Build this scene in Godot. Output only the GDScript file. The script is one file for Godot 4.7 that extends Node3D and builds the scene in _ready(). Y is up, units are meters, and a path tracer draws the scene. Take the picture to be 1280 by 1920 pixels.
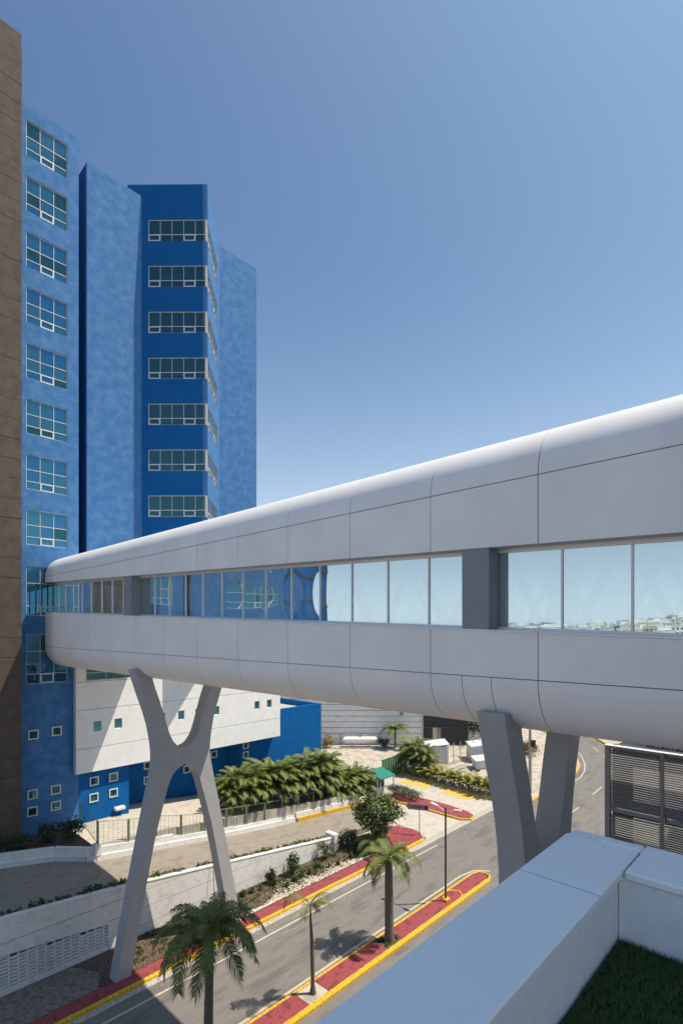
extends Node3D
# World axes: +x runs along the tower facade and the street, -z runs along the skybridge towards the tower, y is up, metres.
const EYE := 17.0
const FOCAL := 975.0
var M := {}
var taken := {}
var box_cache := {}
var rng := RandomNumberGenerator.new()

# ------------------------------------------------------------------ materials
func noise_tex(seed_: int, freq: float, oct: int, cols: Array, size := 512, kind := FastNoiseLite.TYPE_SIMPLEX_SMOOTH) -> NoiseTexture2D:
	var n := FastNoiseLite.new()
	n.seed = seed_; n.frequency = freq; n.noise_type = kind
	n.fractal_type = FastNoiseLite.FRACTAL_FBM; n.fractal_octaves = oct; n.fractal_gain = 0.6
	var g := Gradient.new()
	var offs := PackedFloat32Array(); var cc := PackedColorArray()
	for i in cols.size():
		offs.append(0.22 + 0.56 * float(i) / maxf(1.0, cols.size() - 1)); cc.append(cols[i])
	g.offsets = offs; g.colors = cc
	var t := NoiseTexture2D.new()
	t.width = size; t.height = size; t.seamless = true; t.noise = n; t.color_ramp = g; t.normalize = true
	return t

func lin(r: float, g: float, b: float) -> Color:
	return Color(r, g, b).linear_to_srgb()

func mt(called: String, col: Color, rough: float, opt := {}) -> StandardMaterial3D:
	var m := StandardMaterial3D.new()
	m.resource_name = called; m.albedo_color = col; m.roughness = rough
	m.metallic = opt.get("metallic", 0.0)
	if opt.has("spec"): m.metallic_specular = opt.spec
	if opt.has("tex"):
		m.albedo_texture = opt.tex
	if opt.has("bump"):
		m.heightmap_enabled = true; m.heightmap_texture = opt.bump; m.heightmap_scale = opt.get("bump_cm", 1.0)
	if opt.has("tex") or opt.has("bump"):
		m.uv1_triplanar = true; m.uv1_world_triplanar = opt.get("world", true)
		var s: float = opt.get("scale", 0.25)
		m.uv1_scale = Vector3(s, s, s) if not opt.has("scale3") else opt.scale3
	if opt.has("alpha"):
		m.transparency = BaseMaterial3D.TRANSPARENCY_ALPHA; m.albedo_color.a = opt.alpha
	if opt.get("vc", false):
		m.vertex_color_use_as_albedo = true
	if opt.has("backlight"):
		m.backlight_enabled = true; m.backlight = opt.backlight
	m.cull_mode = BaseMaterial3D.CULL_DISABLED
	M[called] = m
	return m

func g1(v: float) -> Color: return Color(v, v, v)

func make_materials() -> void:
	var grain := noise_tex(3, 0.03, 5, [g1(0.80), g1(0.93), g1(1.0)])
	var fine := noise_tex(4, 0.09, 4, [g1(0.0), g1(1.0)])
	var blotch := noise_tex(5, 0.012, 6, [g1(0.72), g1(0.9), g1(1.0), g1(0.86)])
	# weathered blue stucco: faded milky patches over the paint
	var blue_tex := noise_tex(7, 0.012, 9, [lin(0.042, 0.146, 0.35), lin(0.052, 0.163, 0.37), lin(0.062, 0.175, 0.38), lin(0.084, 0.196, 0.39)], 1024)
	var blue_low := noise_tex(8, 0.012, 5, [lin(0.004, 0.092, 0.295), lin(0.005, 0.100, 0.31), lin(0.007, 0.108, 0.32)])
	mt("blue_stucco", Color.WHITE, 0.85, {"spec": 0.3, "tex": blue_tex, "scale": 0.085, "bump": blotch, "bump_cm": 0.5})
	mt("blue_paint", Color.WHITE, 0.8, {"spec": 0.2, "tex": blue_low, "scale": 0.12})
	mt("brown_render", lin(0.092, 0.068, 0.058), 0.9, {"tex": noise_tex(9, 0.02, 7, [g1(0.84), g1(0.95), g1(1.0)]), "scale": 0.10, "bump": grain, "bump_cm": 0.8})
	mt("white_render", lin(0.78, 0.78, 0.775), 0.85, {"tex": noise_tex(11, 0.016, 5, [g1(0.97), g1(0.99), g1(1.0)]), "scale": 0.12})
	mt("retaining_white", lin(0.70, 0.69, 0.675), 0.85, {"tex": noise_tex(12, 0.014, 6, [g1(0.92), g1(0.98), g1(1.0), g1(0.96)]), "scale": 0.16})
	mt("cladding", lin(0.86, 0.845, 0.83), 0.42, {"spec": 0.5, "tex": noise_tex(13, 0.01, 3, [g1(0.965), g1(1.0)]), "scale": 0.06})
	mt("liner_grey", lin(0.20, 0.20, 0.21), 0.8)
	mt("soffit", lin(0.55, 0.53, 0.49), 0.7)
	mt("pier_grey", lin(0.24, 0.255, 0.28), 0.45, {"spec": 0.4})
	mt("column_grey", lin(0.39, 0.39, 0.40), 0.5, {"spec": 0.4, "tex": noise_tex(14, 0.014, 4, [g1(0.965), g1(1.0)]), "scale": 0.2})
	mt("aluminium", lin(0.70, 0.70, 0.70), 0.35, {"metallic": 0.3})
	mt("mullion_white", lin(0.80, 0.80, 0.80), 0.4)
	mt("white_frame", lin(0.62, 0.61, 0.59), 0.5)
	mt("mirror_glass", lin(0.62, 0.73, 0.76), 0.0, {"metallic": 0.86, "alpha": 0.1})
	mt("teal_glass", lin(0.06, 0.23, 0.33), 0.0, {"alpha": 0.0, "metallic": 0.78})
	mt("blue_glass", lin(0.045, 0.21, 0.38), 0.0, {"alpha": 0.0, "metallic": 0.78})
	mt("dark_glass", lin(0.022, 0.125, 0.16), 0.0, {"alpha": 0.0, "metallic": 0.7})
	mt("clear_glass", lin(0.02, 0.03, 0.035), 0.02, {"alpha": 0.3})
	mt("blind", lin(0.55, 0.58, 0.57), 0.8)
	mt("room_wall", lin(0.32, 0.32, 0.31), 0.9)
	mt("interior", lin(0.4, 0.4, 0.39), 0.8)
	mt("truss", lin(0.10, 0.10, 0.11), 0.6)
	mt("asphalt", lin(0.175, 0.162, 0.149), 0.92, {"tex": noise_tex(21, 0.014, 8, [g1(0.84), g1(0.95), g1(1.0), g1(0.92)], 1024), "scale3": Vector3(0.012, 0.1, 0.05), "bump": fine, "bump_cm": 0.4})
	mt("dusty_asphalt", lin(0.25, 0.215, 0.17), 0.95, {"tex": noise_tex(29, 0.03, 7, [g1(0.72), g1(0.92), g1(1.0)]), "scale": 0.35})
	mt("drive_concrete", lin(0.47, 0.425, 0.365), 0.9, {"tex": noise_tex(22, 0.010, 6, [g1(0.90), g1(0.97), g1(1.0), g1(0.95)], 1024), "scale": 0.10})
	mt("ramp_concrete", lin(0.265, 0.232, 0.19), 0.9, {"tex": noise_tex(23, 0.012, 8, [g1(0.88), g1(0.97), g1(1.0), g1(0.94)], 1024), "scale3": Vector3(0.05, 0.1, 0.07)})
	mt("gutter_concrete", lin(0.46, 0.42, 0.36), 0.9, {"tex": grain, "scale": 0.3})
	mt("red_paint", lin(0.275, 0.047, 0.055), 0.8, {"tex": noise_tex(24, 0.015, 6, [g1(0.76), g1(0.95), g1(1.0), g1(0.88)]), "scale": 0.22})
	mt("yellow_paint", lin(0.72, 0.42, 0.015), 0.7, {"tex": noise_tex(25, 0.02, 6, [g1(0.66), g1(0.95), g1(1.0)]), "scale": 0.5})
	mt("yellow_worn", lin(0.60, 0.40, 0.09), 0.85, {"tex": noise_tex(26, 0.03, 6, [Color(0.85, 0.92, 1.0), Color(1, 1, 1), Color(0.95, 0.95, 0.9)]), "scale": 0.3})
	mt("cream_paint", lin(0.58, 0.49, 0.36), 0.8, {"tex": noise_tex(27, 0.04, 5, [g1(0.75), g1(1.0)]), "scale": 0.6})
	mt("white_line", lin(0.60, 0.56, 0.50), 0.8, {"tex": noise_tex(28, 0.04, 5, [g1(0.72), g1(1.0)]), "scale": 0.6})
	mt("soil", lin(0.19, 0.135, 0.09), 0.95, {"tex": noise_tex(31, 0.03, 6, [g1(0.55), g1(0.85), g1(1.0)]), "scale": 0.4, "bump": noise_tex(32, 0.04, 5, [g1(0), g1(1)]), "bump_cm": 5.0})
	mt("sand", lin(0.48, 0.42, 0.345), 0.95, {"tex": noise_tex(33, 0.02, 6, [g1(0.82), g1(0.96), g1(1.0)]), "scale": 0.07})
	mt("pebble", lin(0.52, 0.46, 0.38), 0.9)
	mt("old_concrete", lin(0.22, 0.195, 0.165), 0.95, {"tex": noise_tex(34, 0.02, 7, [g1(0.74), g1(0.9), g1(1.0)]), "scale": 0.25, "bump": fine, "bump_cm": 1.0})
	mt("far_land", lin(0.42, 0.37, 0.30), 0.95, {"tex": noise_tex(35, 0.02, 6, [g1(0.7), g1(0.88), g1(1.0)]), "scale": 0.004})
	mt("hill_green", lin(0.10, 0.115, 0.06), 0.95, {"tex": noise_tex(36, 0.03, 6, [g1(0.45), g1(0.8), g1(1.0)]), "scale": 0.006})
	mt("coping_paint", lin(0.86, 0.86, 0.86), 0.55, {"tex": noise_tex(37, 0.008, 4, [g1(0.985), g1(1.0)]), "scale": 0.3})
	mt("parapet_paint", lin(0.86, 0.86, 0.86), 0.8, {"tex": noise_tex(38, 0.03, 5, [g1(0.97), g1(1.0)]), "scale": 0.5})
	mt("turf", lin(0.025, 0.042, 0.016), 0.95)
	mt("blade", Color.WHITE, 0.8, {"vc": true})
	mt("leaf", Color.WHITE, 0.55, {"vc": true, "backlight": Color(0.22, 0.25, 0.08)})
	mt("bark", lin(0.22, 0.19, 0.155), 0.95, {"tex": noise_tex(41, 0.03, 5, [g1(0.65), g1(1.0)]), "scale3": Vector3(0.6, 3.0, 0.6), "world": true})
	mt("bark_dark", lin(0.12, 0.095, 0.07), 0.95)
	mt("green_steel", lin(0.24, 0.30, 0.19), 0.6)
	mt("wire", lin(0.10, 0.11, 0.09), 0.6)
	mt("gate_green", lin(0.035, 0.13, 0.045), 0.55)
	mt("teal_awning", lin(0.015, 0.19, 0.14), 0.7)
	mt("louvre_back", lin(0.10, 0.10, 0.10), 0.7)
	mt("louvre_grey", lin(0.22, 0.22, 0.225), 0.55)
	mt("dark_steel", lin(0.045, 0.04, 0.032), 0.6)
	mt("dark_panel", lin(0.028, 0.028, 0.028), 0.7)
	mt("tank_white", lin(0.72, 0.71, 0.69), 0.4)
	mt("shed_white", lin(0.62, 0.62, 0.62), 0.7)
	mt("warehouse_board", lin(0.82, 0.805, 0.77), 0.8, {"tex": noise_tex(43, 0.02, 4, [g1(0.93), g1(1.0)]), "scale": 0.1})
	mt("letter_plum", lin(0.11, 0.07, 0.08), 0.7)
	mt("sign_board", lin(0.34, 0.28, 0.25), 0.6)
	mt("sign_grey", lin(0.20, 0.18, 0.16), 0.6)
	mt("sign_blue", lin(0.02, 0.06, 0.16), 0.6)
	mt("letter_dark", lin(0.05, 0.08, 0.05), 0.6)
	mt("lamp_white", lin(0.66, 0.66, 0.68), 0.5)
	mt("lens_dark", lin(0.05, 0.05, 0.06), 0.2)
	mt("pole_concrete", lin(0.42, 0.40, 0.36), 0.85)
	mt("house_white", lin(0.82, 0.81, 0.79), 0.8)
	mt("house_cream", lin(0.55, 0.46, 0.36), 0.8)
	mt("house_orange", lin(0.45, 0.18, 0.08), 0.8)
	mt("house_window", lin(0.03, 0.04, 0.05), 0.2)

# ------------------------------------------------------------------ mesh helpers
func stool() -> SurfaceTool:
	var st := SurfaceTool.new(); st.begin(Mesh.PRIMITIVE_TRIANGLES); return st

func tri(st: SurfaceTool, a: Vector3, b: Vector3, c: Vector3, n: Vector3) -> void:
	if (b - a).cross(c - a).dot(n) > 0.0:
		var t := b; b = c; c = t
	for p in [a, b, c]:
		st.set_normal(n); st.add_vertex(p)

func quad(st: SurfaceTool, a: Vector3, b: Vector3, c: Vector3, d: Vector3, n: Vector3) -> void:
	tri(st, a, b, c, n); tri(st, a, c, d, n)

func add_box(st: SurfaceTool, lo: Vector3, hi: Vector3) -> void:
	for a in 3:
		var b := (a + 1) % 3; var c := (a + 2) % 3
		for s in [lo, hi]:
			var p := [Vector3(), Vector3(), Vector3(), Vector3()]
			var q := [[lo[b], lo[c]], [hi[b], lo[c]], [hi[b], hi[c]], [lo[b], hi[c]]]
			for i in 4:
				var v := Vector3(); v[a] = s[a]; v[b] = q[i][0]; v[c] = q[i][1]; p[i] = v
			var n := Vector3(); n[a] = 1.0 if s == hi else -1.0
			quad(st, p[0], p[1], p[2], p[3], n)

func cmesh(s: Vector3, c := 0.008) -> ArrayMesh:
	# a box with chamfered edges, centred
	c = minf(c, minf(s.x, minf(s.y, s.z)) * 0.3)
	var key := "%.4f %.4f %.4f %.4f" % [s.x, s.y, s.z, c]
	if box_cache.has(key): return box_cache[key]
	var h := s / 2.0; var st := stool()
	for a in 3:
		var b := (a + 1) % 3; var d := (a + 2) % 3
		for sa in [-1.0, 1.0]:
			var p := []
			for q in [[-1, -1], [1, -1], [1, 1], [-1, 1]]:
				var v := Vector3(); v[a] = sa * h[a]; v[b] = q[0] * (h[b] - c); v[d] = q[1] * (h[d] - c); p.append(v)
			var n := Vector3(); n[a] = sa
			quad(st, p[0], p[1], p[2], p[3], n)
			for sb in [-1.0, 1.0]:
				var e := []
				for sd in [-1.0, 1.0]:
					var v := Vector3(); v[a] = sa * h[a]; v[b] = sb * (h[b] - c); v[d] = sd * (h[d] - c)
					var w := Vector3(); w[a] = sa * (h[a] - c); w[b] = sb * h[b]; w[d] = sd * (h[d] - c)
					e.append(v); e.append(w)
				var m := Vector3(); m[a] = sa; m[b] = sb
				quad(st, e[0], e[1], e[3], e[2], m.normalized())
	for sx in [-1.0, 1.0]:
		for sy in [-1.0, 1.0]:
			for sz in [-1.0, 1.0]:
				tri(st, Vector3(sx * h.x, sy * (h.y - c), sz * (h.z - c)), Vector3(sx * (h.x - c), sy * h.y, sz * (h.z - c)), Vector3(sx * (h.x - c), sy * (h.y - c), sz * h.z), Vector3(sx, sy, sz).normalized())
	box_cache[key] = st.commit()
	return box_cache[key]

func slab4(a: Vector3, b: Vector3, c: Vector3, d: Vector3, thick: Vector3) -> ArrayMesh:
	# four outer corners in order, extruded by thick (pointing inwards)
	var st := stool(); var n := -thick.normalized()
	quad(st, a, b, c, d, n)
	quad(st, a + thick, b + thick, c + thick, d + thick, -n)
	var p := [a, b, c, d]; var mid := (a + b + c + d) / 4.0
	for i in 4:
		var u: Vector3 = p[i]; var v: Vector3 = p[(i + 1) % 4]
		var m := (v - u).cross(thick).normalized()
		if m.dot((u + v) / 2.0 - mid) < 0: m = -m
		quad(st, u, v, v + thick, u + thick, m)
	return st.commit()

func prism(poly: PackedVector2Array, y0: float, y1: float) -> ArrayMesh:
	# polygon in x,z extruded from y0 to y1
	var st := stool(); var idx := Geometry2D.triangulate_polygon(poly)
	for k in range(0, idx.size(), 3):
		var t := []
		for j in 3: t.append(poly[idx[k + j]])
		tri(st, Vector3(t[0].x, y1, t[0].y), Vector3(t[1].x, y1, t[1].y), Vector3(t[2].x, y1, t[2].y), Vector3.UP)
	var ccw := not Geometry2D.is_polygon_clockwise(poly)
	for i in poly.size():
		var a := poly[i]; var b := poly[(i + 1) % poly.size()]
		var e := (b - a).normalized(); var n := Vector3(e.y, 0, -e.x) * (1.0 if ccw else -1.0)
		quad(st, Vector3(a.x, y0, a.y), Vector3(b.x, y0, b.y), Vector3(b.x, y1, b.y), Vector3(a.x, y1, a.y), n)
	return st.commit()

func extrude_z(poly: PackedVector2Array, z0: float, z1: float) -> ArrayMesh:
	# polygon in x,y extruded from z0 (back) to z1 (front)
	var st := stool(); var idx := Geometry2D.triangulate_polygon(poly)
	for k in range(0, idx.size(), 3):
		for s in [[z0, -1.0], [z1, 1.0]]:
			var v := []
			for j in 3: v.append(Vector3(poly[idx[k + j]].x, poly[idx[k + j]].y, s[0]))
			tri(st, v[0], v[1], v[2], Vector3(0, 0, s[1]))
	var ccw := not Geometry2D.is_polygon_clockwise(poly)
	for i in poly.size():
		var a := poly[i]; var b := poly[(i + 1) % poly.size()]
		var e := (b - a).normalized(); var n := Vector3(e.y, -e.x, 0) * (1.0 if ccw else -1.0)
		quad(st, Vector3(a.x, a.y, z0), Vector3(b.x, b.y, z0), Vector3(b.x, b.y, z1), Vector3(a.x, a.y, z1), n)
	return st.commit()

func tube(st: SurfaceTool, pts: Array, radii: Array, sides := 8) -> void:
	for i in pts.size() - 1:
		var p: Vector3 = pts[i]; var q: Vector3 = pts[i + 1]; var d := (q - p).normalized()
		var u := d.cross(Vector3(0.3, 0.2, 0.9)).normalized() if absf(d.y) > 0.5 else d.cross(Vector3.UP).normalized()
		var v := d.cross(u)
		for k in sides:
			var a0 := TAU * k / sides; var a1 := TAU * (k + 1) / sides
			var n0 := u * cos(a0) + v * sin(a0); var n1 := u * cos(a1) + v * sin(a1)
			var c := [[p + n0 * radii[i], n0], [p + n1 * radii[i], n1], [q + n1 * radii[i + 1], n1], [q + n0 * radii[i + 1], n0]]
			var fl: bool = (c[1][0] - c[0][0]).cross(c[2][0] - c[0][0]).dot(n0 + n1) > 0.0
			for j in ([0, 2, 1, 0, 3, 2] if fl else [0, 1, 2, 0, 2, 3]):
				st.set_normal(c[j][1]); st.add_vertex(c[j][0])
	for e in [0, pts.size() - 1]:
		var p: Vector3 = pts[e]; var o: Vector3 = pts[1] if e == 0 else pts[e - 1]; var d := (p - o).normalized()
		var u := d.cross(Vector3(0.3, 0.2, 0.9)).normalized() if absf(d.y) > 0.5 else d.cross(Vector3.UP).normalized()
		var v := d.cross(u)
		for k in sides:
			tri(st, p, p + (u * cos(TAU * k / sides) + v * sin(TAU * k / sides)) * radii[e], p + (u * cos(TAU * (k + 1) / sides) + v * sin(TAU * (k + 1) / sides)) * radii[e], d)

func strip(st: SurfaceTool, path: Array, w0: float, w1: float, y0: float, y1: float, bevel := 0.0) -> void:
	# a bar swept along a polyline of Vector2(x, z); offsets w0..w1 to its right-hand side
	var n := path.size(); var L := []; var R := []
	for i in n:
		var a: Vector2 = path[maxi(i - 1, 0)]; var b: Vector2 = path[mini(i + 1, n - 1)]
		var t := (b - a).normalized(); var s := Vector2(-t.y, t.x)
		var p: Vector2 = path[i]
		L.append(p + s * w0); R.append(p + s * w1)
	var prof := [[0.0, y0], [0.0, y1 - bevel], [bevel / maxf(absf(w1 - w0), 0.001), y1], [1.0 - bevel / maxf(absf(w1 - w0), 0.001), y1], [1.0, y1 - bevel], [1.0, y0]]
	for i in n - 1:
		for k in 5:
			var c := []
			for q in [[i, k], [i + 1, k], [i + 1, k + 1], [i, k + 1]]:
				var f: float = prof[q[1]][0]; var v: Vector2 = L[q[0]].lerp(R[q[0]], f)
				c.append(Vector3(v.x, prof[q[1]][1], v.y))
			var nn: Vector3 = (c[1] - c[0]).cross(c[3] - c[0])
			if nn.length() < 1e-9: continue
			nn = nn.normalized()
			var out := Vector3(0, 0.3, 0)
			var mid: Vector2 = (L[i] + R[i] + L[i + 1] + R[i + 1]) / 4.0
			out += (c[0] + c[1] + c[2] + c[3]) / 4.0 - Vector3(mid.x, y1 - 0.3, mid.y)
			if nn.dot(out) < 0: nn = -nn
			quad(st, c[0], c[1], c[2], c[3], nn)
	for e in [0, n - 1]:
		var l: Vector2 = L[e]; var r: Vector2 = R[e]; var o: Vector2 = path[1] if e == 0 else path[n - 2]; var t: Vector2 = (path[e] - o).normalized()
		quad(st, Vector3(l.x, y0, l.y), Vector3(r.x, y0, r.y), Vector3(r.x, y1 - bevel, r.y), Vector3(l.x, y1 - bevel, l.y), Vector3(t.x, 0, t.y))

# ------------------------------------------------------------------ scene helpers
func numbered(called: String) -> String:
	if not taken.has(called):
		taken[called] = 0; return called
	taken[called] += 1
	return "%s_%03d" % [called, taken[called]]

func thing(called: String, label: String, category: String, at := Vector3.ZERO, group := "") -> Node3D:
	var o := Node3D.new(); o.name = numbered(called); add_child(o); o.position = at
	o.set_meta("label", label); o.set_meta("category", category)
	if group: o.set_meta("group", group)
	return o

func part(parent: Node3D, called: String, mesh: Mesh, mat: Material, xf := Transform3D.IDENTITY, label := "") -> MeshInstance3D:
	var o := MeshInstance3D.new(); o.mesh = mesh; o.material_override = mat; o.name = called
	parent.add_child(o, true); o.global_transform = xf
	if label: o.set_meta("label", label)
	return o

func box(parent: Node3D, called: String, mat: Material, lo: Vector3, hi: Vector3, c := 0.008) -> MeshInstance3D:
	return part(parent, called, cmesh(hi - lo, c), mat, Transform3D(Basis.IDENTITY, (lo + hi) / 2.0))

func struct(called: String, mesh: Mesh, mat: Material) -> MeshInstance3D:
	var o := MeshInstance3D.new(); o.mesh = mesh; o.material_override = mat; o.name = numbered(called)
	add_child(o); o.set_meta("kind", "structure")
	return o

func single(called: String, label: String, category: String, mesh: Mesh, mat: Material, group := "", xf := Transform3D.IDENTITY) -> MeshInstance3D:
	var o := MeshInstance3D.new(); o.mesh = mesh; o.material_override = mat; o.name = numbered(called)
	add_child(o); o.transform = xf; o.set_meta("label", label); o.set_meta("category", category)
	if group: o.set_meta("group", group)
	return o

func pts2(a: Array) -> PackedVector2Array:
	var p := PackedVector2Array()
	for q in a: p.append(Vector2(q[0], q[1]))
	return p

# ------------------------------------------------------------------ walls and windows
func wall(parent: Node3D, called: String, mat: Material, at: Vector3, right: Vector3, w: float, h: float, holes: Array, depth := 0.3) -> MeshInstance3D:
	# a wall with real openings; at = lower left corner seen from outside
	var up := Vector3.UP; var n := right.cross(up).normalized()
	var xs := [0.0, w]; var ys := [0.0, h]
	for o in holes:
		xs.append_array([o[0], o[0] + o[2]]); ys.append_array([o[1], o[1] + o[3]])
	xs.sort(); ys.sort()
	var st := stool()
	var P := func(x: float, y: float, z: float) -> Vector3: return at + right * x + up * y + n * z
	var solid := func(x: float, y: float) -> bool:
		if x < 0 or x > w or y < 0 or y > h: return false
		for o in holes:
			if x > o[0] and x < o[0] + o[2] and y > o[1] and y < o[1] + o[3]: return false
		return true
	for i in xs.size() - 1:
		if xs[i + 1] - xs[i] < 1e-4: continue
		for j in ys.size() - 1:
			if ys[j + 1] - ys[j] < 1e-4: continue
			var cx: float = (xs[i] + xs[i + 1]) / 2; var cy: float = (ys[j] + ys[j + 1]) / 2
			if not solid.call(cx, cy): continue
			var a: float = xs[i]; var b: float = xs[i + 1]; var c: float = ys[j]; var d: float = ys[j + 1]
			quad(st, P.call(a, c, 0.0), P.call(b, c, 0.0), P.call(b, d, 0.0), P.call(a, d, 0.0), n)
			quad(st, P.call(a, c, -depth), P.call(b, c, -depth), P.call(b, d, -depth), P.call(a, d, -depth), -n)
			var eps := 1e-3
			if not solid.call(a - eps, cy): quad(st, P.call(a, c, 0.0), P.call(a, d, 0.0), P.call(a, d, -depth), P.call(a, c, -depth), -right)
			if not solid.call(b + eps, cy): quad(st, P.call(b, c, 0.0), P.call(b, d, 0.0), P.call(b, d, -depth), P.call(b, c, -depth), right)
			if not solid.call(cx, c - eps): quad(st, P.call(a, c, 0.0), P.call(b, c, 0.0), P.call(b, c, -depth), P.call(a, c, -depth), -up)
			if not solid.call(cx, d + eps): quad(st, P.call(a, d, 0.0), P.call(b, d, 0.0), P.call(b, d, -depth), P.call(a, d, -depth), up)
	return part(parent, called, st.commit(), mat)

func window(parent: Node3D, at: Vector3, right: Vector3, w: float, h: float, cols: int, rows: Array, hop: Array, opt := {}) -> MeshInstance3D:
	# at = lower left corner of the opening on the wall's face; rows from the top, as shares of the height
	var up := Vector3.UP; var n := right.cross(up).normalized()
	var xf := Transform3D(Basis(right, up, n), at - n * float(opt.get("recess", 0.06)))
	var f: float = opt.get("frame", 0.038); var b := 0.014
	var st := stool()
	add_box(st, Vector3(0, 0, -0.06), Vector3(w, f, 0.03)); add_box(st, Vector3(0, h - f, -0.06), Vector3(w, h, 0.03))
	add_box(st, Vector3(0, f, -0.06), Vector3(f, h - f, 0.03)); add_box(st, Vector3(w - f, f, -0.06), Vector3(w, h - f, 0.03))
	var ys := [h]
	for r in rows: ys.append(ys[-1] - h * float(r))
	for k in range(1, ys.size() - 1):
		add_box(st, Vector3(f, ys[k] - b * 1.3, -0.05), Vector3(w - f, ys[k] + b * 1.3, 0.02))
	for k in range(1, cols):
		for j in ys.size() - 1:
			add_box(st, Vector3(w * k / cols - b, (f if j == ys.size() - 2 else ys[j + 1] + b * 1.3), -0.05), Vector3(w * k / cols + b, (h - f if j == 0 else ys[j] - b * 1.3), 0.018))
	var o := part(parent, "window", st.commit(), opt.get("mat", M.white_frame), xf)
	var mixed: Array = opt.get("glass", [M.teal_glass, M.teal_glass, M.teal_glass, M.teal_glass, M.blue_glass, M.blue_glass, M.dark_glass])
	for k in cols:
		for j in ys.size() - 1:
			var lo := Vector3(w * k / cols + 0.01, ys[j + 1] + 0.01, -0.025); var hi := Vector3(w * (k + 1) / cols - 0.01, ys[j] - 0.01, -0.013)
			var tilt := Basis.from_euler(Vector3(rng.randf_range(-1, 1), rng.randf_range(-1, 1), 0) * 0.004)
			part(o, "pane", cmesh(hi - lo, 0.001), mixed[rng.randi() % mixed.size()], xf * Transform3D(tilt, (lo + hi) / 2))
			if hop.has([k, j]):
				var hs := stool(); var t := 0.075
				var a := Vector3(w * k / cols + 0.005, ys[j + 1] + 0.02, 0.0); var c := Vector3(w * (k + 1) / cols - 0.005, ys[j] + 0.005, 0.055)
				add_box(hs, a, Vector3(c.x, a.y + t, c.z)); add_box(hs, Vector3(a.x, c.y - t, a.z), c)
				add_box(hs, Vector3(a.x, a.y + t, a.z), Vector3(a.x + t, c.y - t, c.z)); add_box(hs, Vector3(c.x - t, a.y + t, a.z), Vector3(c.x, c.y - t, c.z))
				part(o, "hopper_sash", hs.commit(), opt.get("mat", M.white_frame), xf)
		if opt.get("blinds", true) and rng.randf() < 0.75:
			var drop: float = h * [0.42, 0.55, 0.72, 0.75, 0.9][rng.randi() % 5]
			part(o, "blind", cmesh(Vector3(w / cols - 0.04, drop, 0.01), 0.001), M.blind, xf * Transform3D(Basis.IDENTITY, Vector3(w * (k + 0.5) / cols, h - drop / 2 - 0.03, -0.16)))
	return o

func square_window(parent: Node3D, at: Vector3, right: Vector3, w: float, h: float, frame := 0.075) -> void:
	window(parent, at, right, w, h, 1, [1.0], [], {"frame": frame, "recess": -0.02, "blinds": rng.randf() < 0.5})

# ------------------------------------------------------------------ plants
func frond_mesh(length: float, n: int, leaflet: float, up0: float, droop: float, seed_: int, width := 0.033, tint := Vector3(0.11, 0.155, 0.03), bend := 1.25) -> ArrayMesh:
	var r := RandomNumberGenerator.new(); r.seed = seed_
	var st := stool(); var pts := [Vector3.ZERO]; var tang := []
	var steps := 22; var sway := r.randf_range(-0.25, 0.25)
	for i in steps:
		var s := float(i) / steps; var a := up0 - droop * pow(s, bend)
		var t := Vector3(cos(a), sin(a), sway * s).normalized()
		tang.append(t); pts.append(pts[-1] + t * length / steps)
	tang.append(tang[-1])
	st.set_color(Color(tint.x * 1.5, tint.y * 1.15, tint.z * 1.3))
	var radii := []
	for i in pts.size(): radii.append(lerpf(0.022, 0.005, float(i) / steps) * length / 2.0)
	tube(st, pts, radii, 4)
	for k in n:
		var s := lerpf(0.14, 1.0, (k + r.randf() * 0.6) / n); var fi := minf(s * steps, steps - 0.01); var i := int(fi)
		var p: Vector3 = pts[i].lerp(pts[i + 1], fi - i); var t: Vector3 = tang[i]
		var side := t.cross(Vector3.UP).normalized()
		if side.length() < 0.5: side = Vector3(0, 0, 1)
		var nor := side.cross(t).normalized()
		var ll := leaflet * (0.35 + 0.75 * sin(PI * clampf(0.12 + 0.80 * s, 0, 1))) * r.randf_range(0.85, 1.12)
		for sg in [-1.0, 1.0]:
			var d: Vector3 = (side * sg * r.randf_range(0.75, 0.95) + t * lerpf(0.45, 1.0, s) + nor * r.randf_range(0.05, 0.35)).normalized()
			var mid: Vector3 = p + d * ll * 0.5
			var tip: Vector3 = p + d * ll * 0.85 + Vector3(0, -1, 0) * ll * r.randf_range(0.25, 0.5)
			var wv := t * width * (length / 2.4)
			var v := r.randf_range(0.65, 1.3); var yl := r.randf_range(0.8, 1.35)
			st.set_color(Color(tint.x * v * yl, tint.y * v, tint.z * v))
			var nn: Vector3 = (d.cross(t) * sg).normalized()
			if nn.dot(nor) < 0: nn = -nn
			tri(st, p - wv * 0.4, p + wv * 0.4, mid + wv * 0.6, nn); tri(st, p - wv * 0.4, mid + wv * 0.6, mid - wv * 0.6, nn)
			tri(st, mid - wv * 0.6, mid + wv * 0.6, tip, nn)
	return st.commit()

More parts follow.
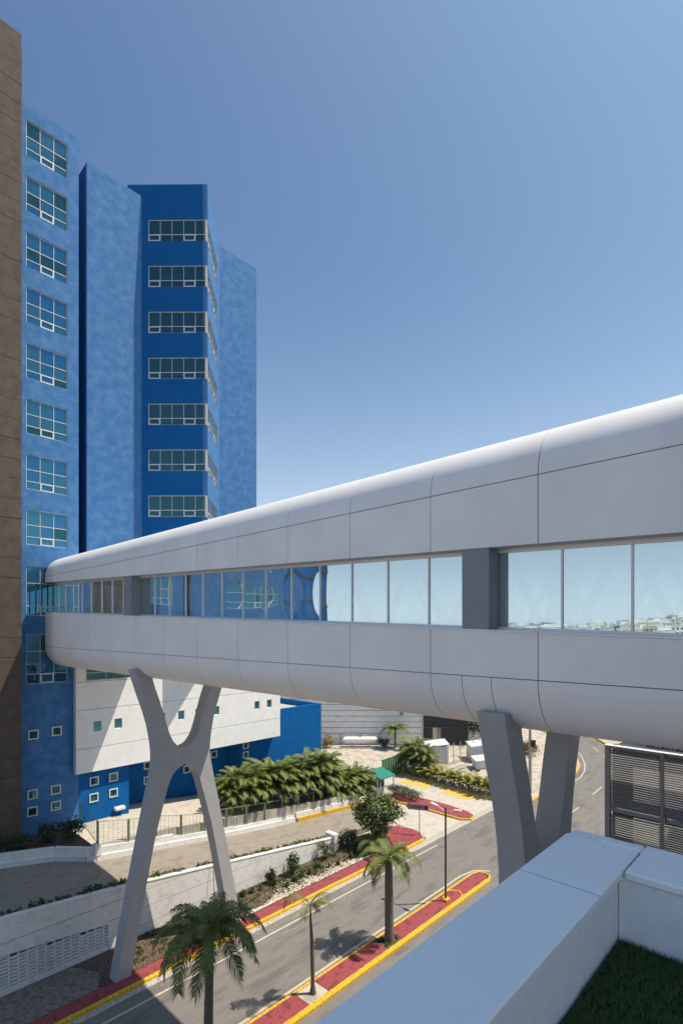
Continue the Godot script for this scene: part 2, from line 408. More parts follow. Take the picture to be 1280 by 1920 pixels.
func leaf_cloud(n: int, rad: Vector3, leaf: float, seed_: int, tint: Vector3, clumps := 14, spread := 0.42, vary := 0.35) -> ArrayMesh:
	var r := RandomNumberGenerator.new(); r.seed = seed_
	var st := stool(); var cs := []
	for k in clumps:
		var d := Vector3(r.randfn(), r.randfn() * 0.8 + 0.15, r.randfn()).normalized() * pow(r.randf(), 0.4) * 0.75
		cs.append([d, r.randf_range(0.75, 1.25)])
	for i in n:
		var c: Array = cs[r.randi() % clumps]
		var q: Vector3 = c[0] + Vector3(r.randfn(), r.randfn(), r.randfn()) * spread * 0.5
		var p := q * rad
		var out := (Vector3(r.randfn(), r.randfn() + 0.6, r.randfn()) * 0.7 + q.normalized() * 0.8).normalized()
		var a := out.cross(Vector3(r.randfn(), r.randfn(), r.randfn())).normalized(); var b := out.cross(a)
		var l := leaf * r.randf_range(0.6, 1.25); var v: float = c[1] * r.randf_range(1.0 - vary, 1.0 + vary)
		st.set_color(Color(tint.x * v * r.randf_range(0.85, 1.3), tint.y * v, tint.z * v))
		var p0 := p - a * l * 0.5; var p2 := p + a * l * 0.5 - out * l * 0.15
		var fold := out * l * 0.10
		tri(st, p0, p + b * l * 0.24 + fold, p2, (out + b * 0.3).normalized()); tri(st, p0, p2, p - b * l * 0.24 + fold, (out - b * 0.3).normalized())
	return st.commit()

func palm(label: String, at: Vector3, height: float, r0: float, r1: float, lean: Vector3, fronds: Array, group := "", bulge := 0.0) -> Node3D:
	# fronds: [mesh, turn about y, scale]
	var t := thing("palm_tree", label, "palm tree", at, group)
	var st := stool(); var pts := []; var rad := []
	for i in 15:
		var s := i / 14.0
		pts.append(at + Vector3(0, height * s, 0) + lean * s * s)
		rad.append(lerpf(r0, r1, pow(s, 0.6)) + bulge * exp(-pow(s * 14.0, 2)) + bulge * 0.35 * sin(PI * s) + 0.006 * (i % 2))
	tube(st, pts, rad, 12)
	part(t, "trunk", st.commit(), M.bark)
	var cs := stool(); var top: Vector3 = pts[-1]
	cs.set_color(Color(0.09, 0.13, 0.03))
	tube(cs, [top - Vector3(0, 0.1, 0), top + Vector3(0, 0.25, 0), top + Vector3(0, 0.55, 0)], [r1 * 1.05, r1 * 0.9, r1 * 0.35], 10)
	part(t, "crownshaft", cs.commit(), M.leaf)
	for f in fronds:
		var b := Basis(Vector3.UP, f[1]).scaled(Vector3.ONE * float(f[2]))
		part(t, "frond", f[0], M.leaf, Transform3D(b, top + Vector3(0, 0.40 + 0.05 * sin(f[1] * 3.0), 0)))
	return t

func bush(called: String, label: String, cat: String, mesh: Mesh, at: Vector3, turn: float, s: Vector3, stem: float, group := "") -> Node3D:
	var t := thing(called, label, cat, at, group)
	var b := Basis(Vector3.UP, turn).scaled(s)
	part(t, "foliage", mesh, M.leaf, Transform3D(b, at + Vector3(0, stem, 0)))
	var st := stool()
	for k in 3:
		var a := turn + k * 2.1
		tube(st, [at + Vector3(0, -0.03, 0), at + Vector3(cos(a) * 0.12 * s.x, stem * 0.6, sin(a) * 0.12 * s.z), at + Vector3(cos(a) * 0.35 * s.x, stem + 0.1 * s.y, sin(a) * 0.35 * s.z)], [0.025, 0.018, 0.008], 5)
	part(t, "stem", st.commit(), M.bark_dark)
	return t

# ------------------------------------------------------------------ skybridge
const BX0 := 11.5
const BX1 := 17.7
const RAD := 1.35
func head(z: float) -> float: return 18.93 + (-z - 4.84) * 0.0356
func sill(z: float) -> float: return 16.95 + (-z - 4.84) * 0.0359

func bside(x: float, mirror: bool) -> float: return BX0 + BX1 - x if mirror else x

func arc_panel(z0: float, z1: float, yc: float, sg: float, mirror: bool, r: float, thick: float) -> ArrayMesh:
	var st := stool(); var n := 14; var cx := BX0 + RAD
	for i in n:
		var v := []
		for k in [i, i + 1]:
			var a: float = PI / 2 * k / n; var nn := Vector3(-cos(a) * (-1.0 if mirror else 1.0), sg * sin(a), 0)
			var o := Vector3(bside(cx - r * cos(a), mirror), yc + sg * r * sin(a), 0)
			var q := Vector3(bside(cx - (r - thick) * cos(a), mirror), yc + sg * (r - thick) * sin(a), 0)
			v.append([o, q, nn])
		var A: Vector3 = v[0][0]; var B: Vector3 = v[1][0]; var zz0 := Vector3(0, 0, z0); var zz1 := Vector3(0, 0, z1)
		for t in [[A + zz0, B + zz0, B + zz1, v[0][2], v[1][2], v[1][2]], [A + zz0, B + zz1, A + zz1, v[0][2], v[1][2], v[0][2]]]:
			var fl: bool = (t[1] - t[0]).cross(t[2] - t[0]).dot(t[3]) > 0
			for j in ([0, 2, 1] if fl else [0, 1, 2]):
				st.set_normal(t[3 + j]); st.add_vertex(t[j])
		quad(st, v[0][0] + zz0, v[1][0] + zz0, v[1][1] + zz0, v[0][1] + zz0, Vector3(0, 0, 1))
		quad(st, v[0][0] + zz1, v[1][0] + zz1, v[1][1] + zz1, v[0][1] + zz1, Vector3(0, 0, -1))
		if i == 0: quad(st, v[0][0] + zz0, v[0][0] + zz1, v[0][1] + zz1, v[0][1] + zz0, Vector3(0, -sg, 0))
	return st.commit()

func pane_mesh(z0: float, z1: float, x: float, bulge: float, twist: float) -> ArrayMesh:
	var st := stool(); var nu := 12; var nv := 12
	st.set_smooth_group(0)
	var P := func(i: int, j: int) -> Vector3:
		var s := float(i) / nu; var t := float(j) / nv; var z := lerpf(z0, z1, s)
		var y := lerpf(sill(z) + 0.05, head(z) - 0.08, t)
		var dome := sin(PI * s) * sin(PI * t)
		return Vector3(x - bulge * dome + twist * sin(TAU * s) * sin(PI * t), y, z)
	for i in nu:
		for j in nv:
			for q in [[i, j], [i, j + 1], [i + 1, j + 1], [i, j], [i + 1, j + 1], [i + 1, j]]:
				st.add_vertex(P.call(q[0], q[1]))
	st.index(); st.generate_normals()
	return st.commit()

func build_bridge() -> void:
	var t := thing("skybridge", "long pale grey skybridge with rounded roof and belly and a mirror glass band", "skybridge", Vector3((BX0 + BX1) / 2, 14.5, -18))
	var zs := []
	var z := 0.88
	while z > -37.5:
		zs.append(z); z -= 2.86
	zs.push_front(2.0); zs.append(-37.98)
	var g := 0.011
	for mirror in [false, true]:
		var X: float = bside(BX0, mirror); var inw := Vector3(-1 if mirror else 1, 0, 0) * 0.05
		for i in zs.size() - 1:
			var a: float = zs[i] - g; var b: float = zs[i + 1] + g
			part(t, "upper_panel", slab4(Vector3(X, head(a), a), Vector3(X, head(b), b), Vector3(X, 20.48 - g, b), Vector3(X, 20.48 - g, a), inw), M.cladding)
			part(t, "lower_panel", slab4(Vector3(X, 15.85 + g, a), Vector3(X, 15.85 + g, b), Vector3(X, sill(b) - 0.045, b), Vector3(X, sill(a) - 0.045, a), inw), M.cladding)
			part(t, "roof_curve_panel", arc_panel(a, b, 20.48 + g, 1.0, mirror, RAD, 0.05), M.cladding)
			var cuts := [a, b]
			if absf(a + 4.84) < 0.1: cuts = [a, -5.98 + g, -5.98 - g, -6.775 + g, -6.775 - g, b]
			for k in range(0, cuts.size(), 2):
				part(t, "belly_curve_panel", arc_panel(cuts[k], cuts[k + 1], 15.85 - g, -1.0, mirror, RAD, 0.05), M.cladding)
			var XI: float = bside(12.25, mirror)
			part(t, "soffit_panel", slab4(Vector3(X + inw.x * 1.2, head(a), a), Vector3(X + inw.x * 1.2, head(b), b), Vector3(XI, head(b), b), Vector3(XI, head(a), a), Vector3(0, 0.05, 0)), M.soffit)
			var XO: float = bside(11.465, mirror)
			part(t, "sill_cap", slab4(Vector3(XO, sill(a), a), Vector3(XO, sill(b), b), Vector3(XI, sill(b), b), Vector3(XI, sill(a), a), Vector3(0, -0.04, 0)), M.coping_paint)
		# dark liner seen through the joints
		for s in [[20.48, 1.0], [15.85, -1.0]]:
			part(t, "liner", arc_panel(1.98, -37.97, s[0], s[1], mirror, RAD - 0.055, 0.02), M.liner_grey)
		var XL: float = bside(BX0 + 0.055, mirror)
		var il := inw.normalized() * 0.02
		part(t, "liner", slab4(Vector3(XL, head(1.98) + 0.06, 1.98), Vector3(XL, head(-37.97) + 0.06, -37.97), Vector3(XL, 20.49, -37.97), Vector3(XL, 20.49, 1.98), il), M.liner_grey)
		part(t, "liner", slab4(Vector3(XL, 15.84, 1.98), Vector3(XL, 15.84, -37.97), Vector3(XL, sill(-37.97) - 0.06, -37.97), Vector3(XL, sill(1.98) - 0.06, 1.98), il), M.liner_grey)
		# piers in the window band, mullions, rails and panes
		for pz in [[-6.05, -6.79], [-25.3, -26.15]]:
			var xa: float = bside(11.53, mirror); var xb: float = bside(12.4, mirror)
			part(t, "pier", cmesh(Vector3(0.87, head(pz[1]) - sill(pz[0]) - 0.01, pz[0] - pz[1]), 0.012), M.pier_grey, Transform3D(Basis.IDENTITY, Vector3((xa + xb) / 2, (head(pz[1]) + sill(pz[0])) / 2, (pz[0] + pz[1]) / 2)))
		var xg: float = bside(12.05, mirror)
		for bay in [[1.98, -6.05, [1.21, -0.22, -1.64, -3.07, -4.51]], [-6.79, -25.3, [-8.11, -9.54, -10.97, -12.40, -13.83, -15.26, -16.69, -18.12, -19.55, -20.98, -22.41, -23.84]], [-26.15, -37.96, [-27.3, -28.7, -30.1, -31.6, -33.0, -34.4, -35.8, -37.0]]]:
			var st: Array = [bay[0]] + bay[2] + [bay[1]]
			for k in st.size() - 1:
				var bulge := rng.randf_range(-0.004, 0.005); var tw := rng.randf_range(-0.0015, 0.0015)
				if st[k] < -12.0 and st[k] > -14.0: bulge = 0.013; tw = -0.003
				if st[k] > -12.0: bulge *= 0.3; tw *= 0.3
				part(t, "glass_pane", pane_mesh(st[k] - 0.02, st[k + 1] + 0.02, xg, bulge * (-1.0 if mirror else 1.0), tw), M.mirror_glass)
			for k in range(1, st.size() - 1):
				var zz: float = st[k]
				part(t, "mullion", cmesh(Vector3(0.05, head(zz) - sill(zz) - 0.004, 0.045), 0.006), M.mullion_white, Transform3D(Basis.IDENTITY, Vector3(xg - inw.x * 0.35, (head(zz) + sill(zz)) / 2, zz)))
			for hs in [[0.0, -0.09, true], [0.0, 0.07, false]]:
				var f := func(q: float) -> float: return head(q) if hs[2] else sill(q)
				var z0: float = bay[0]; var z1: float = bay[1]
				part(t, "rail", slab4(Vector3(xg - inw.x, f.call(z0) + hs[1], z0), Vector3(xg - inw.x, f.call(z1) + hs[1], z1), Vector3(xg - inw.x, f.call(z1), z1), Vector3(xg - inw.x, f.call(z0), z0), inw * 1.6), M.aluminium)
		# truss inside the glass
		var xt: float = bside(12.75, mirror)
		var zz := 0.88
		while zz > -37.0:
			var ds := stool()
			var y0 := sill(zz) - 0.8; var y1 := head(zz) + 0.3
			tube(ds, [Vector3(xt, y0, zz), Vector3(xt, y1, zz - 1.43)], [0.11, 0.11], 6)
			tube(ds, [Vector3(xt, y1, zz - 1.43), Vector3(xt, y0, zz - 2.86)], [0.11, 0.11], 6)
			part(t, "truss_diagonal", ds.commit(), M.truss)
			zz -= 2.86
	for i in zs.size() - 1:
		var a: float = zs[i] - g; var b: float = zs[i + 1] + g
		part(t, "roof_panel", cmesh(Vector3(BX1 - BX0 - 2 * RAD - 0.02, 0.05, a - b), 0.003), M.cladding, Transform3D(Basis.IDENTITY, Vector3((BX0 + BX1) / 2, 21.83 - 0.014, (a + b) / 2)))
		part(t, "belly_panel", cmesh(Vector3(BX1 - BX0 - 2 * RAD - 0.02, 0.05, a - b), 0.003), M.cladding, Transform3D(Basis.IDENTITY, Vector3((BX0 + BX1) / 2, 14.5 + 0.014, (a + b) / 2)))
	for s in [[-1.05, M.interior, "floor_slab"], [0.06, M.interior, "ceiling"]]:
		var lo := 12.0 if s[0] < 0 else 12.26
		var f := func(q: float) -> float: return (sill(q) if s[0] < 0 else head(q)) + s[0]
		part(t, s[2], slab4(Vector3(lo, f.call(1.9), 1.9), Vector3(lo, f.call(-37.9), -37.9), Vector3(29.2 - lo, f.call(-37.9), -37.9), Vector3(29.2 - lo, f.call(1.9), 1.9), Vector3(0, -0.1 if s[0] < 0 else 0.1, 0)), s[1])

func build_support(zc: float, label: String) -> void:
	var xc := 14.18
	var t := thing("bridge_support", label, "support", Vector3(xc, 0, zc), "supports under the skybridge")
	var half := [[0, 9.9], [0.5, 9.68], [0.85, 9.2], [1.22, 7.9], [1.75, 6.0], [2.95, -0.3], [3.7, -0.3], [2.42, 6.0], [1.9, 8.4], [1.6, 9.8], [1.52, 10.5], [1.6, 11.3], [1.82, 12.4], [2.45, 14.2], [2.68, 15.0], [1.88, 15.0], [1.68, 14.2], [1.28, 13.1], [1.0, 12.1], [0.72, 11.3], [0.35, 10.88], [0, 10.78]]
	# smooth the outline once
	var right := PackedVector2Array()
	for i in half.size():
		var p := Vector2(half[i][0], half[i][1])
		if i in [0, 5, 6, 14, 15, 21]: right.append(p); continue
		var a := Vector2(half[i - 1][0], half[i - 1][1]); var b := Vector2(half[i + 1][0], half[i + 1][1])
		right.append(p.lerp(a, 0.25)); right.append(p.lerp(b, 0.25))
	var outl := PackedVector2Array()
	for p in right: outl.append(p)
	for i in range(right.size() - 2, 0, -1): outl.append(Vector2(-right[i].x, right[i].y))
	var st := stool(); var d := 0.36
	var idx := Geometry2D.triangulate_polygon(outl)
	for k in range(0, idx.size(), 3):
		for s in [-1.0, 1.0]:
			var v := []
			for j in 3: v.append(Vector3(xc + outl[idx[k + j]].x, outl[idx[k + j]].y, zc + s * d))
			tri(st, v[0], v[1], v[2], Vector3(0, 0, s))
	var ccw := not Geometry2D.is_polygon_clockwise(outl)
	for i in outl.size():
		var a := outl[i]; var b := outl[(i + 1) % outl.size()]; var e := (b - a).normalized()
		var n := Vector3(e.y, -e.x, 0) * (1.0 if ccw else -1.0)
		quad(st, Vector3(xc + a.x, a.y, zc - d), Vector3(xc + b.x, b.y, zc - d), Vector3(xc + b.x, b.y, zc + d), Vector3(xc + a.x, a.y, zc + d), n)
	part(t, "frame", st.commit(), M.column_grey)

# ------------------------------------------------------------------ towers
func build_tower() -> void:
	var R := Vector3(1, 0, 0)
	var t := thing("blue_tower", "tall blue rendered tower of stepped faces with rows of white framed windows", "building", Vector3(20, 2, -42))
	# window facade where the bridge docks
	var holes := []; var wins := []
	for k in 8:
		wins.append([10.41, 47.77 - 3.608 * k, 2.49, 2.3])
	wins.append([10.41, 17.88, 2.49, 3.24]); wins.append([10.41, 13.42, 2.49, 3.24])
	var small := [[10.5, 9.8], [11.91, 9.84], [10.44, 5.91], [11.85, 5.91], [10.44, 4.80], [11.85, 4.83]]
	for w in wins: holes.append([w[0] - 9.0, w[1] - 2.0, w[2], w[3]])
	for s in small: holes.append([s[0] - 9.0, s[1] - 2.0, 0.62, 0.62])
	wall(t, "facade", M.blue_stucco, Vector3(9.0, 2.0, -38), R, 4.62, 49.0, holes)
	for i in wins.size():
		var w: Array = wins[i]
		window(t, Vector3(w[0], w[1], -38), R, w[2], w[3], 3, [0.44, 0.33, 0.23] if i < 8 else [0.34, 0.46, 0.20], [[1, 2]], {"recess": 0.10})
	for s in small: square_window(t, Vector3(s[0], s[1], -38), R, 0.62, 0.62)
	# facade beyond the brown stair tower, seen in the bridge glass
	var lw := []
	for k in 14:
		var y := 47.77 - 3.608 * k if k < 13 else 0.0
		if y > 3.0:
			lw.append([3.6, y, 2.4, 2.3, 3]); lw.append([-6.2, y, 4.4, 2.3, 5])
	var lh := []
	for w in lw: lh.append([w[0] + 9.0, w[1] - 2.0, w[2], w[3]])
	lh.append([9.0 + 1.6, 1.0, 0.9, 47.0])
	wall(t, "facade", M.blue_stucco, Vector3(-9.0, 2.0, -38), R, 15.8, 49.0, lh)
	for w in lw: window(t, Vector3(w[0], w[1], -38), R, w[2], w[3], w[4], [0.44, 0.33, 0.23], [[1, 2]], {"recess": 0.10})
	box(t, "recess_wall", M.blue_paint, Vector3(1.2, 2.2, -40.2), Vector3(2.9, 50, -39.2))
	# glazed bay at the far end of that facade
	for i in 6:
		var a := -PI / 2 + i * PI / 6; var b := a + PI / 6
		var p := Vector3(-11.2 + 2.4 * sin(a), 2.0, -38.2 + 1.6 * cos(a)); var q := Vector3(-11.2 + 2.4 * sin(b), 2.0, -38.2 + 1.6 * cos(b))
		var st := stool(); var r := (q - p).normalized(); var n := r.cross(Vector3.UP)
		part(t, "bay_glass", slab4(p, q, q + Vector3(0, 47, 0), p + Vector3(0, 47, 0), -n * 0.05), M.blue_paint)
		for f in 14:
			part(t, "bay_rail", slab4(p + n * 0.06 + Vector3(0, 3.4 * f + 0.2, 0), q + n * 0.06 + Vector3(0, 3.4 * f + 0.2, 0), q + n * 0.06 + Vector3(0, 3.4 * f + 0.5, 0), p + n * 0.06 + Vector3(0, 3.4 * f + 0.5, 0), -n * 0.06), M.dark_steel)
	# dark cores behind the openings
	box(t, "core", M.room_wall, Vector3(-13.4, 2.0, -52), Vector3(10.4, 50.4, -40.2), 0.0)
	box(t, "core", M.room_wall, Vector3(9.2, 2.2, -39.4), Vector3(13.58, 50.4, -38.9), 0.0)
	box(t, "core", M.room_wall, Vector3(2.95, 2.2, -40.2), Vector3(6.7, 50.4, -39.3), 0.0)
	box(t, "core", M.room_wall, Vector3(-8.9, 2.2, -40.2), Vector3(1.15, 50.4, -39.3), 0.0)
	box(t, "roof", M.gutter_concrete, Vector3(-13.3, 50.4, -52), Vector3(10.3, 50.6, -38.35), 0.0)
	# end wall of the facade and the slot next to it
	wall(t, "slot_wall", M.blue_paint, Vector3(13.62, 2.0, -38.3), Vector3(0, 0, -1), 1.1, 49.0, [])
	# plain pier face with its shaded flank
	wall(t, "pier_face", M.blue_stucco, Vector3(14.53, 15.0, -39), R, 4.1, 35.6, [], 0.35)
	var fh := []
	for k in 9: fh.append([1.3, 47.5 - 3.608 * k - 15.0, 1.2, 1.5])
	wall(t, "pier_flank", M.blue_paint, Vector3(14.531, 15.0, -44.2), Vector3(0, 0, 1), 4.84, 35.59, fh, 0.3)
	for k in 9: window(t, Vector3(14.531, 47.5 - 3.608 * k, -42.9), Vector3(0, 0, 1), 1.2, 1.5, 2, [0.6, 0.4], [])
	box(t, "core", M.room_wall, Vector3(15.3, 15.0, -44.2), Vector3(18.4, 50.3, -39.5), 0.0)
	box(t, "roof", M.gutter_concrete, Vector3(14.6, 50.3, -44.2), Vector3(19.5, 50.5, -39.1), 0.0)
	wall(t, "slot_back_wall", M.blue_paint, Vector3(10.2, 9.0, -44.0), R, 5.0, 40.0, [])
	# the corner block that faces the camera, its windows wrap the corner
	var A := Vector3(18.6, 15.0, -39.0); var B := Vector3(22.06, 15.0, -35.3); var C := Vector3(26.27, 15.0, -40.0)
	var fr := (B - A).normalized(); var sr := (C - B).normalized(); var fl := (B - A).length(); var sl := (C - B).length()
	var A2 := A - fr * 1.1
	fl += 1.1
	var h1 := []; var h2 := []; var wb := []
	for k in 10:
		var y := 17.0 + (1180.0 - 411.0) / FOCAL * 40.3 - 1.66 - 3.567 * k
		if y < 15.5: continue
		wb.append(y); h1.append([fl - 4.54, y - 15.0, 4.54, 1.66]); h2.append([0.0, y - 15.0, 5.2, 1.66])
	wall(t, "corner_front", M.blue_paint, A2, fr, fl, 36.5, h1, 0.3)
	wall(t, "corner_side", M.blue_stucco, B, sr, sl, 36.5, h2, 0.3)
	for y in wb:
		window(t, A2 + fr * (fl - 4.54) + Vector3(0, y - 15.0, 0), fr, 4.54, 1.66, 5, [0.68, 0.32], [[0, 1], [3, 1]], {"recess": 0.08, "glass": [M.dark_glass]})
		window(t, B + Vector3(0, y - 15.0, 0), sr, 5.2, 1.66, 6, [0.68, 0.32], [[1, 1], [4, 1]], {"recess": 0.08})
	var core := PackedVector2Array()
	for p in [A2 + Vector3(0.3, 0, -0.9), B + Vector3(0.0, 0, -1.2), C + Vector3(-0.9, 0, -0.1), Vector3(26.0, 0, -48), Vector3(18.5, 0, -48)]: core.append(Vector2(p.x, p.z))
	part(t, "core", prism(core, 15.0, 51.1), M.room_wall)
	var rf := PackedVector2Array()
	for p in [A2 + Vector3(0.1, 0, -0.3), B + Vector3(0.0, 0, -0.4), C + Vector3(-0.4, 0, 0.0), Vector3(26.0, 0, -48), Vector3(17.9, 0, -48)]: rf.append(Vector2(p.x, p.z))
	part(t, "roof", prism(rf, 51.1, 51.3), M.gutter_concrete)
	wall(t, "end_face", M.blue_stucco, Vector3(26.0, 15.0, -40.0), R, 4.4, 36.35, [], 0.35)
	wall(t, "end_flank", M.blue_stucco, Vector3(30.4, 15.0, -40.001), Vector3(0, 0, -1), 8.0, 36.34, [], 0.35)
	box(t, "roof", M.gutter_concrete, Vector3(26.2, 51.0, -48), Vector3(30.1, 51.15, -40.4), 0.0)

	# brown stair tower: horizontal lifts of render with rough joints
	var b := thing("brown_tower", "brown rendered stair tower with rough horizontal joints beside the blue facade", "building", Vector3(8.1, 0, -39))
	var y := 2.0; var k := 0
	while y < 53.4:
		var hgt := minf(1.21, 53.55 - y); var off := rng.randf_range(-0.012, 0.012)
		box(b, "render_lift", M.brown_render, Vector3(6.6 + off, y, -42.0), Vector3(9.66 + off, y + hgt - rng.randf_range(0.008, 0.016), -36.2 + off), 0.008)
		y += hgt; k += 1
	box(b, "core", M.room_wall, Vector3(6.7, 1.0, -41.9), Vector3(9.55, 53.2, -36.32), 0.0)

func build_wings() -> void:
	var R := Vector3(1, 0, 0)
	var t := thing("white_wing", "white rendered upper storey with horizontal joints and small square windows, overhanging blue walls", "building", Vector3(22, 7, -42))
	var sq := [14.44, 15.90, 19.27, 20.89, 22.41, 24.12, 28.33, 29.72]
	var bands := [[7.05, 8.74], [8.74, 11.42], [11.42, 13.36], [13.36, 15.6]]
	for bd in bands:
		var holes := []
		if bd[0] == 8.74:
			for x in sq: holes.append([x - 13.29, 9.84 - 8.755, 0.56, 0.72])
		if bd[0] == 13.36: holes.append([13.95 - 13.29, 0.05, 5.6, 1.6])
		wall(t, "wall_band", M.white_render, Vector3(13.29, bd[0] + 0.015, -37.55), R, 17.97, bd[1] - bd[0] - 0.03, holes, 0.4)
	for x in sq: window(t, Vector3(x, 9.84, -37.55), R, 0.56, 0.72, 1, [1.0], [], {"frame": 0.03, "recess": 0.12, "blinds": rng.randf() < 0.6})
	window(t, Vector3(13.95, 13.425, -37.55), R, 5.6, 1.6, 4, [0.66, 0.34], [], {"recess": 0.1, "glass": [M.dark_glass], "blinds": false})
	box(t, "flank", M.white_render, Vector3(13.292, 7.06, -38.0), Vector3(13.6, 15.6, -37.96), 0.0)
	box(t, "core", M.room_wall, Vector3(13.7, 7.3, -46), Vector3(30.9, 15.4, -38.6), 0.0)
	box(t, "underside", M.white_render, Vector3(13.3, 7.07, -42), Vector3(31.25, 7.25, -37.97), 0.0)
	box(t, "end_wall", M.white_render, Vector3(30.9, 7.26, -46), Vector3(31.25, 15.6, -37.96), 0.0)
	box(t, "roof", M.gutter_concrete, Vector3(13.3, 15.4, -46), Vector3(30.9, 15.55, -37.96), 0.0)

	var b := thing("blue_podium", "bright blue lower walls with square white framed windows under the white storey", "building", Vector3(25, 2, -42))
	var aw := [[14.36, 5.95], [15.71, 5.97], [14.33, 4.78], [15.71, 4.81]]
	var ah := []
	for w in aw: ah.append([w[0] - 13.3, w[1] - 2.0, 0.62, 0.62])
	wall(b, "wall_segment", M.blue_paint, Vector3(13.622, 2.0, -38.02), R, 3.54, 5.05, ah.map(func(h): return [h[0] - 0.322, h[1], h[2], h[3]]))
	for w in aw: square_window(b, Vector3(w[0], w[1], -38.02), R, 0.62, 0.62)
	wall(b, "return_wall", M.blue_paint, Vector3(17.162, 2.0, -38.021), Vector3(0, 0, -1), 2.6, 5.05, [])
	var bw := [[19.4, 5.7], [19.4, 4.5], [22.9, 4.7], [25.6, 5.5]]
	var bh := []
	for w in bw: bh.append([w[0] - 17.0, w[1] - 2.0, 0.62, 0.62])
	wall(b, "wall_segment", M.blue_paint, Vector3(17.0, 2.0, -40.3), R, 10.9, 5.05, bh)
	for w in bw: square_window(b, Vector3(w[0], w[1], -40.3), R, 0.62, 0.62)
	var cw := [[27.75, 6.25], [27.75, 5.4]]
	var ch := []
	for w in cw: ch.append([w[0] - 27.6, w[1] - 0.0, 0.6, 0.6])
	ch.append([36.2 - 27.6, 2.2, 0.7, 1.0])
	wall(b, "wall_segment", M.blue_paint, Vector3(27.6, 0.0, -38.5), R, 9.93, 9.36, ch)
	for w in cw: square_window(b, Vector3(w[0], w[1], -38.5), R, 0.6, 0.6)
	wall(b, "return_wall", M.blue_paint, Vector3(27.601, 0.0, -40.3), Vector3(0, 0, 1), 1.79, 7.05, [])
	wall(b, "return_wall", M.blue_paint, Vector3(37.53, 0.0, -38.501), Vector3(0, 0, -1), 12, 9.35, [])
	box(b, "core", M.room_wall, Vector3(14, 2, -46), Vector3(16.8, 6.9, -38.6), 0.0)
	box(b, "core", M.room_wall, Vector3(17.2, 2, -46), Vector3(27.5, 6.9, -40.9), 0.0)
	box(b, "core", M.room_wall, Vector3(28.0, 0, -50), Vector3(37.1, 8.6, -39.1), 0.0)
	box(b, "roof", M.sand, Vector3(31.4, 8.62, -50.3), Vector3(37.2, 8.8, -38.85), 0.0)
	box(b, "parapet", M.white_render, Vector3(31.4, 8.8, -50.5), Vector3(37.5, 9.3, -50.31), 0.0)
	box(b, "floodlight", M.lamp_white, Vector3(16.0, 3.85, -38.0), Vector3(16.75, 4.1, -37.6), 0.05)
	box(b, "floodlight", M.lamp_white, Vector3(24.2, 4.0, -40.28), Vector3(24.9, 4.2, -39.9), 0.05)
	for s in [[18.0, 20.0, 3.75], [22.0, 27.4, 3.3]]:
		var hs := stool()
		for yy in [0.0, 0.35, 0.7]: tube(hs, [Vector3(s[0], s[2] + yy, -39.9), Vector3(s[1], s[2] + yy - 0.25, -39.9)], [0.025, 0.025], 5)
		part(b, "handrail", hs.commit(), M.blue_paint)

# ------------------------------------------------------------------ ground, street, ramp
func sheet_x(profile: Array, z0: Callable, z1: Callable, bottom: float) -> ArrayMesh:
	# surface whose height follows a polyline in x: [[x, y], ...]
	var st := stool()
	for i in profile.size() - 1:
		var xa: float = profile[i][0]; var xb: float = profile[i + 1][0]; var ya: float = profile[i][1]; var yb: float = profile[i + 1][1]
		var a := Vector3(xa, ya, z0.call(xa)); var b := Vector3(xb, yb, z0.call(xb)); var c := Vector3(xb, yb, z1.call(xb)); var d := Vector3(xa, ya, z1.call(xa))
		quad(st, a, b, c, d, Vector3.UP)
		for e in [[a, b], [d, c]]:
			var p: Vector3 = e[0]; var q: Vector3 = e[1]
			quad(st, p, q, Vector3(q.x, bottom, q.z), Vector3(p.x, bottom, p.z), Vector3(0, 0, signf(p.z - (a.z + d.z) / 2)))
	for e in [[0, -1.0], [profile.size() - 1, 1.0]]:
		var x: float = profile[e[0]][0]; var y: float = profile[e[0]][1]
		quad(st, Vector3(x, y, z0.call(x)), Vector3(x, y, z1.call(x)), Vector3(x, bottom, z1.call(x)), Vector3(x, bottom, z0.call(x)), Vector3(e[1], 0, 0))
	return st.commit()

func wall_top(x: float) -> float:
	if x < 12.26: return 3.18 + (12.26 - x) * 0.09
	return maxf(3.18 - (x - 12.26) * 0.13, 0.5)
func deck_y(x: float) -> float:
	if x < 27.3: return wall_top(x) - 0.33
	return maxf(0.9 - (x - 27.3) * 0.075, 0.02)
func yard_y(x: float) -> float:
	if x < 16.0: return 3.45
	return maxf(3.45 - (x - 16.0) * 0.105, 0.02)

func kerb_line(called: String, label: String, path: Array, w0: float, w1: float, top: float, mat: Material) -> void:
	var st := stool(); var p := []
	for q in path: p.append(Vector2(q[0], q[1]))
	strip(st, p, w0, w1, -0.05, top, 0.03)
	single(called, label, "kerb", st.commit(), mat, "painted kerbs along the street")

func paint(called: String, path: Array, w: float, mat: Material, y := 0.006) -> void:
	var st := stool()
	for i in path.size() - 1:
		var a := Vector2(path[i][0], path[i][1]); var b := Vector2(path[i + 1][0], path[i + 1][1])
		var s := (b - a).normalized().orthogonal() * w / 2
		quad(st, Vector3(a.x + s.x, y, a.y + s.y), Vector3(b.x + s.x, y, b.y + s.y), Vector3(b.x - s.x, y, b.y - s.y), Vector3(a.x - s.x, y, a.y - s.y), Vector3.UP)
	struct(called, st.commit(), mat)

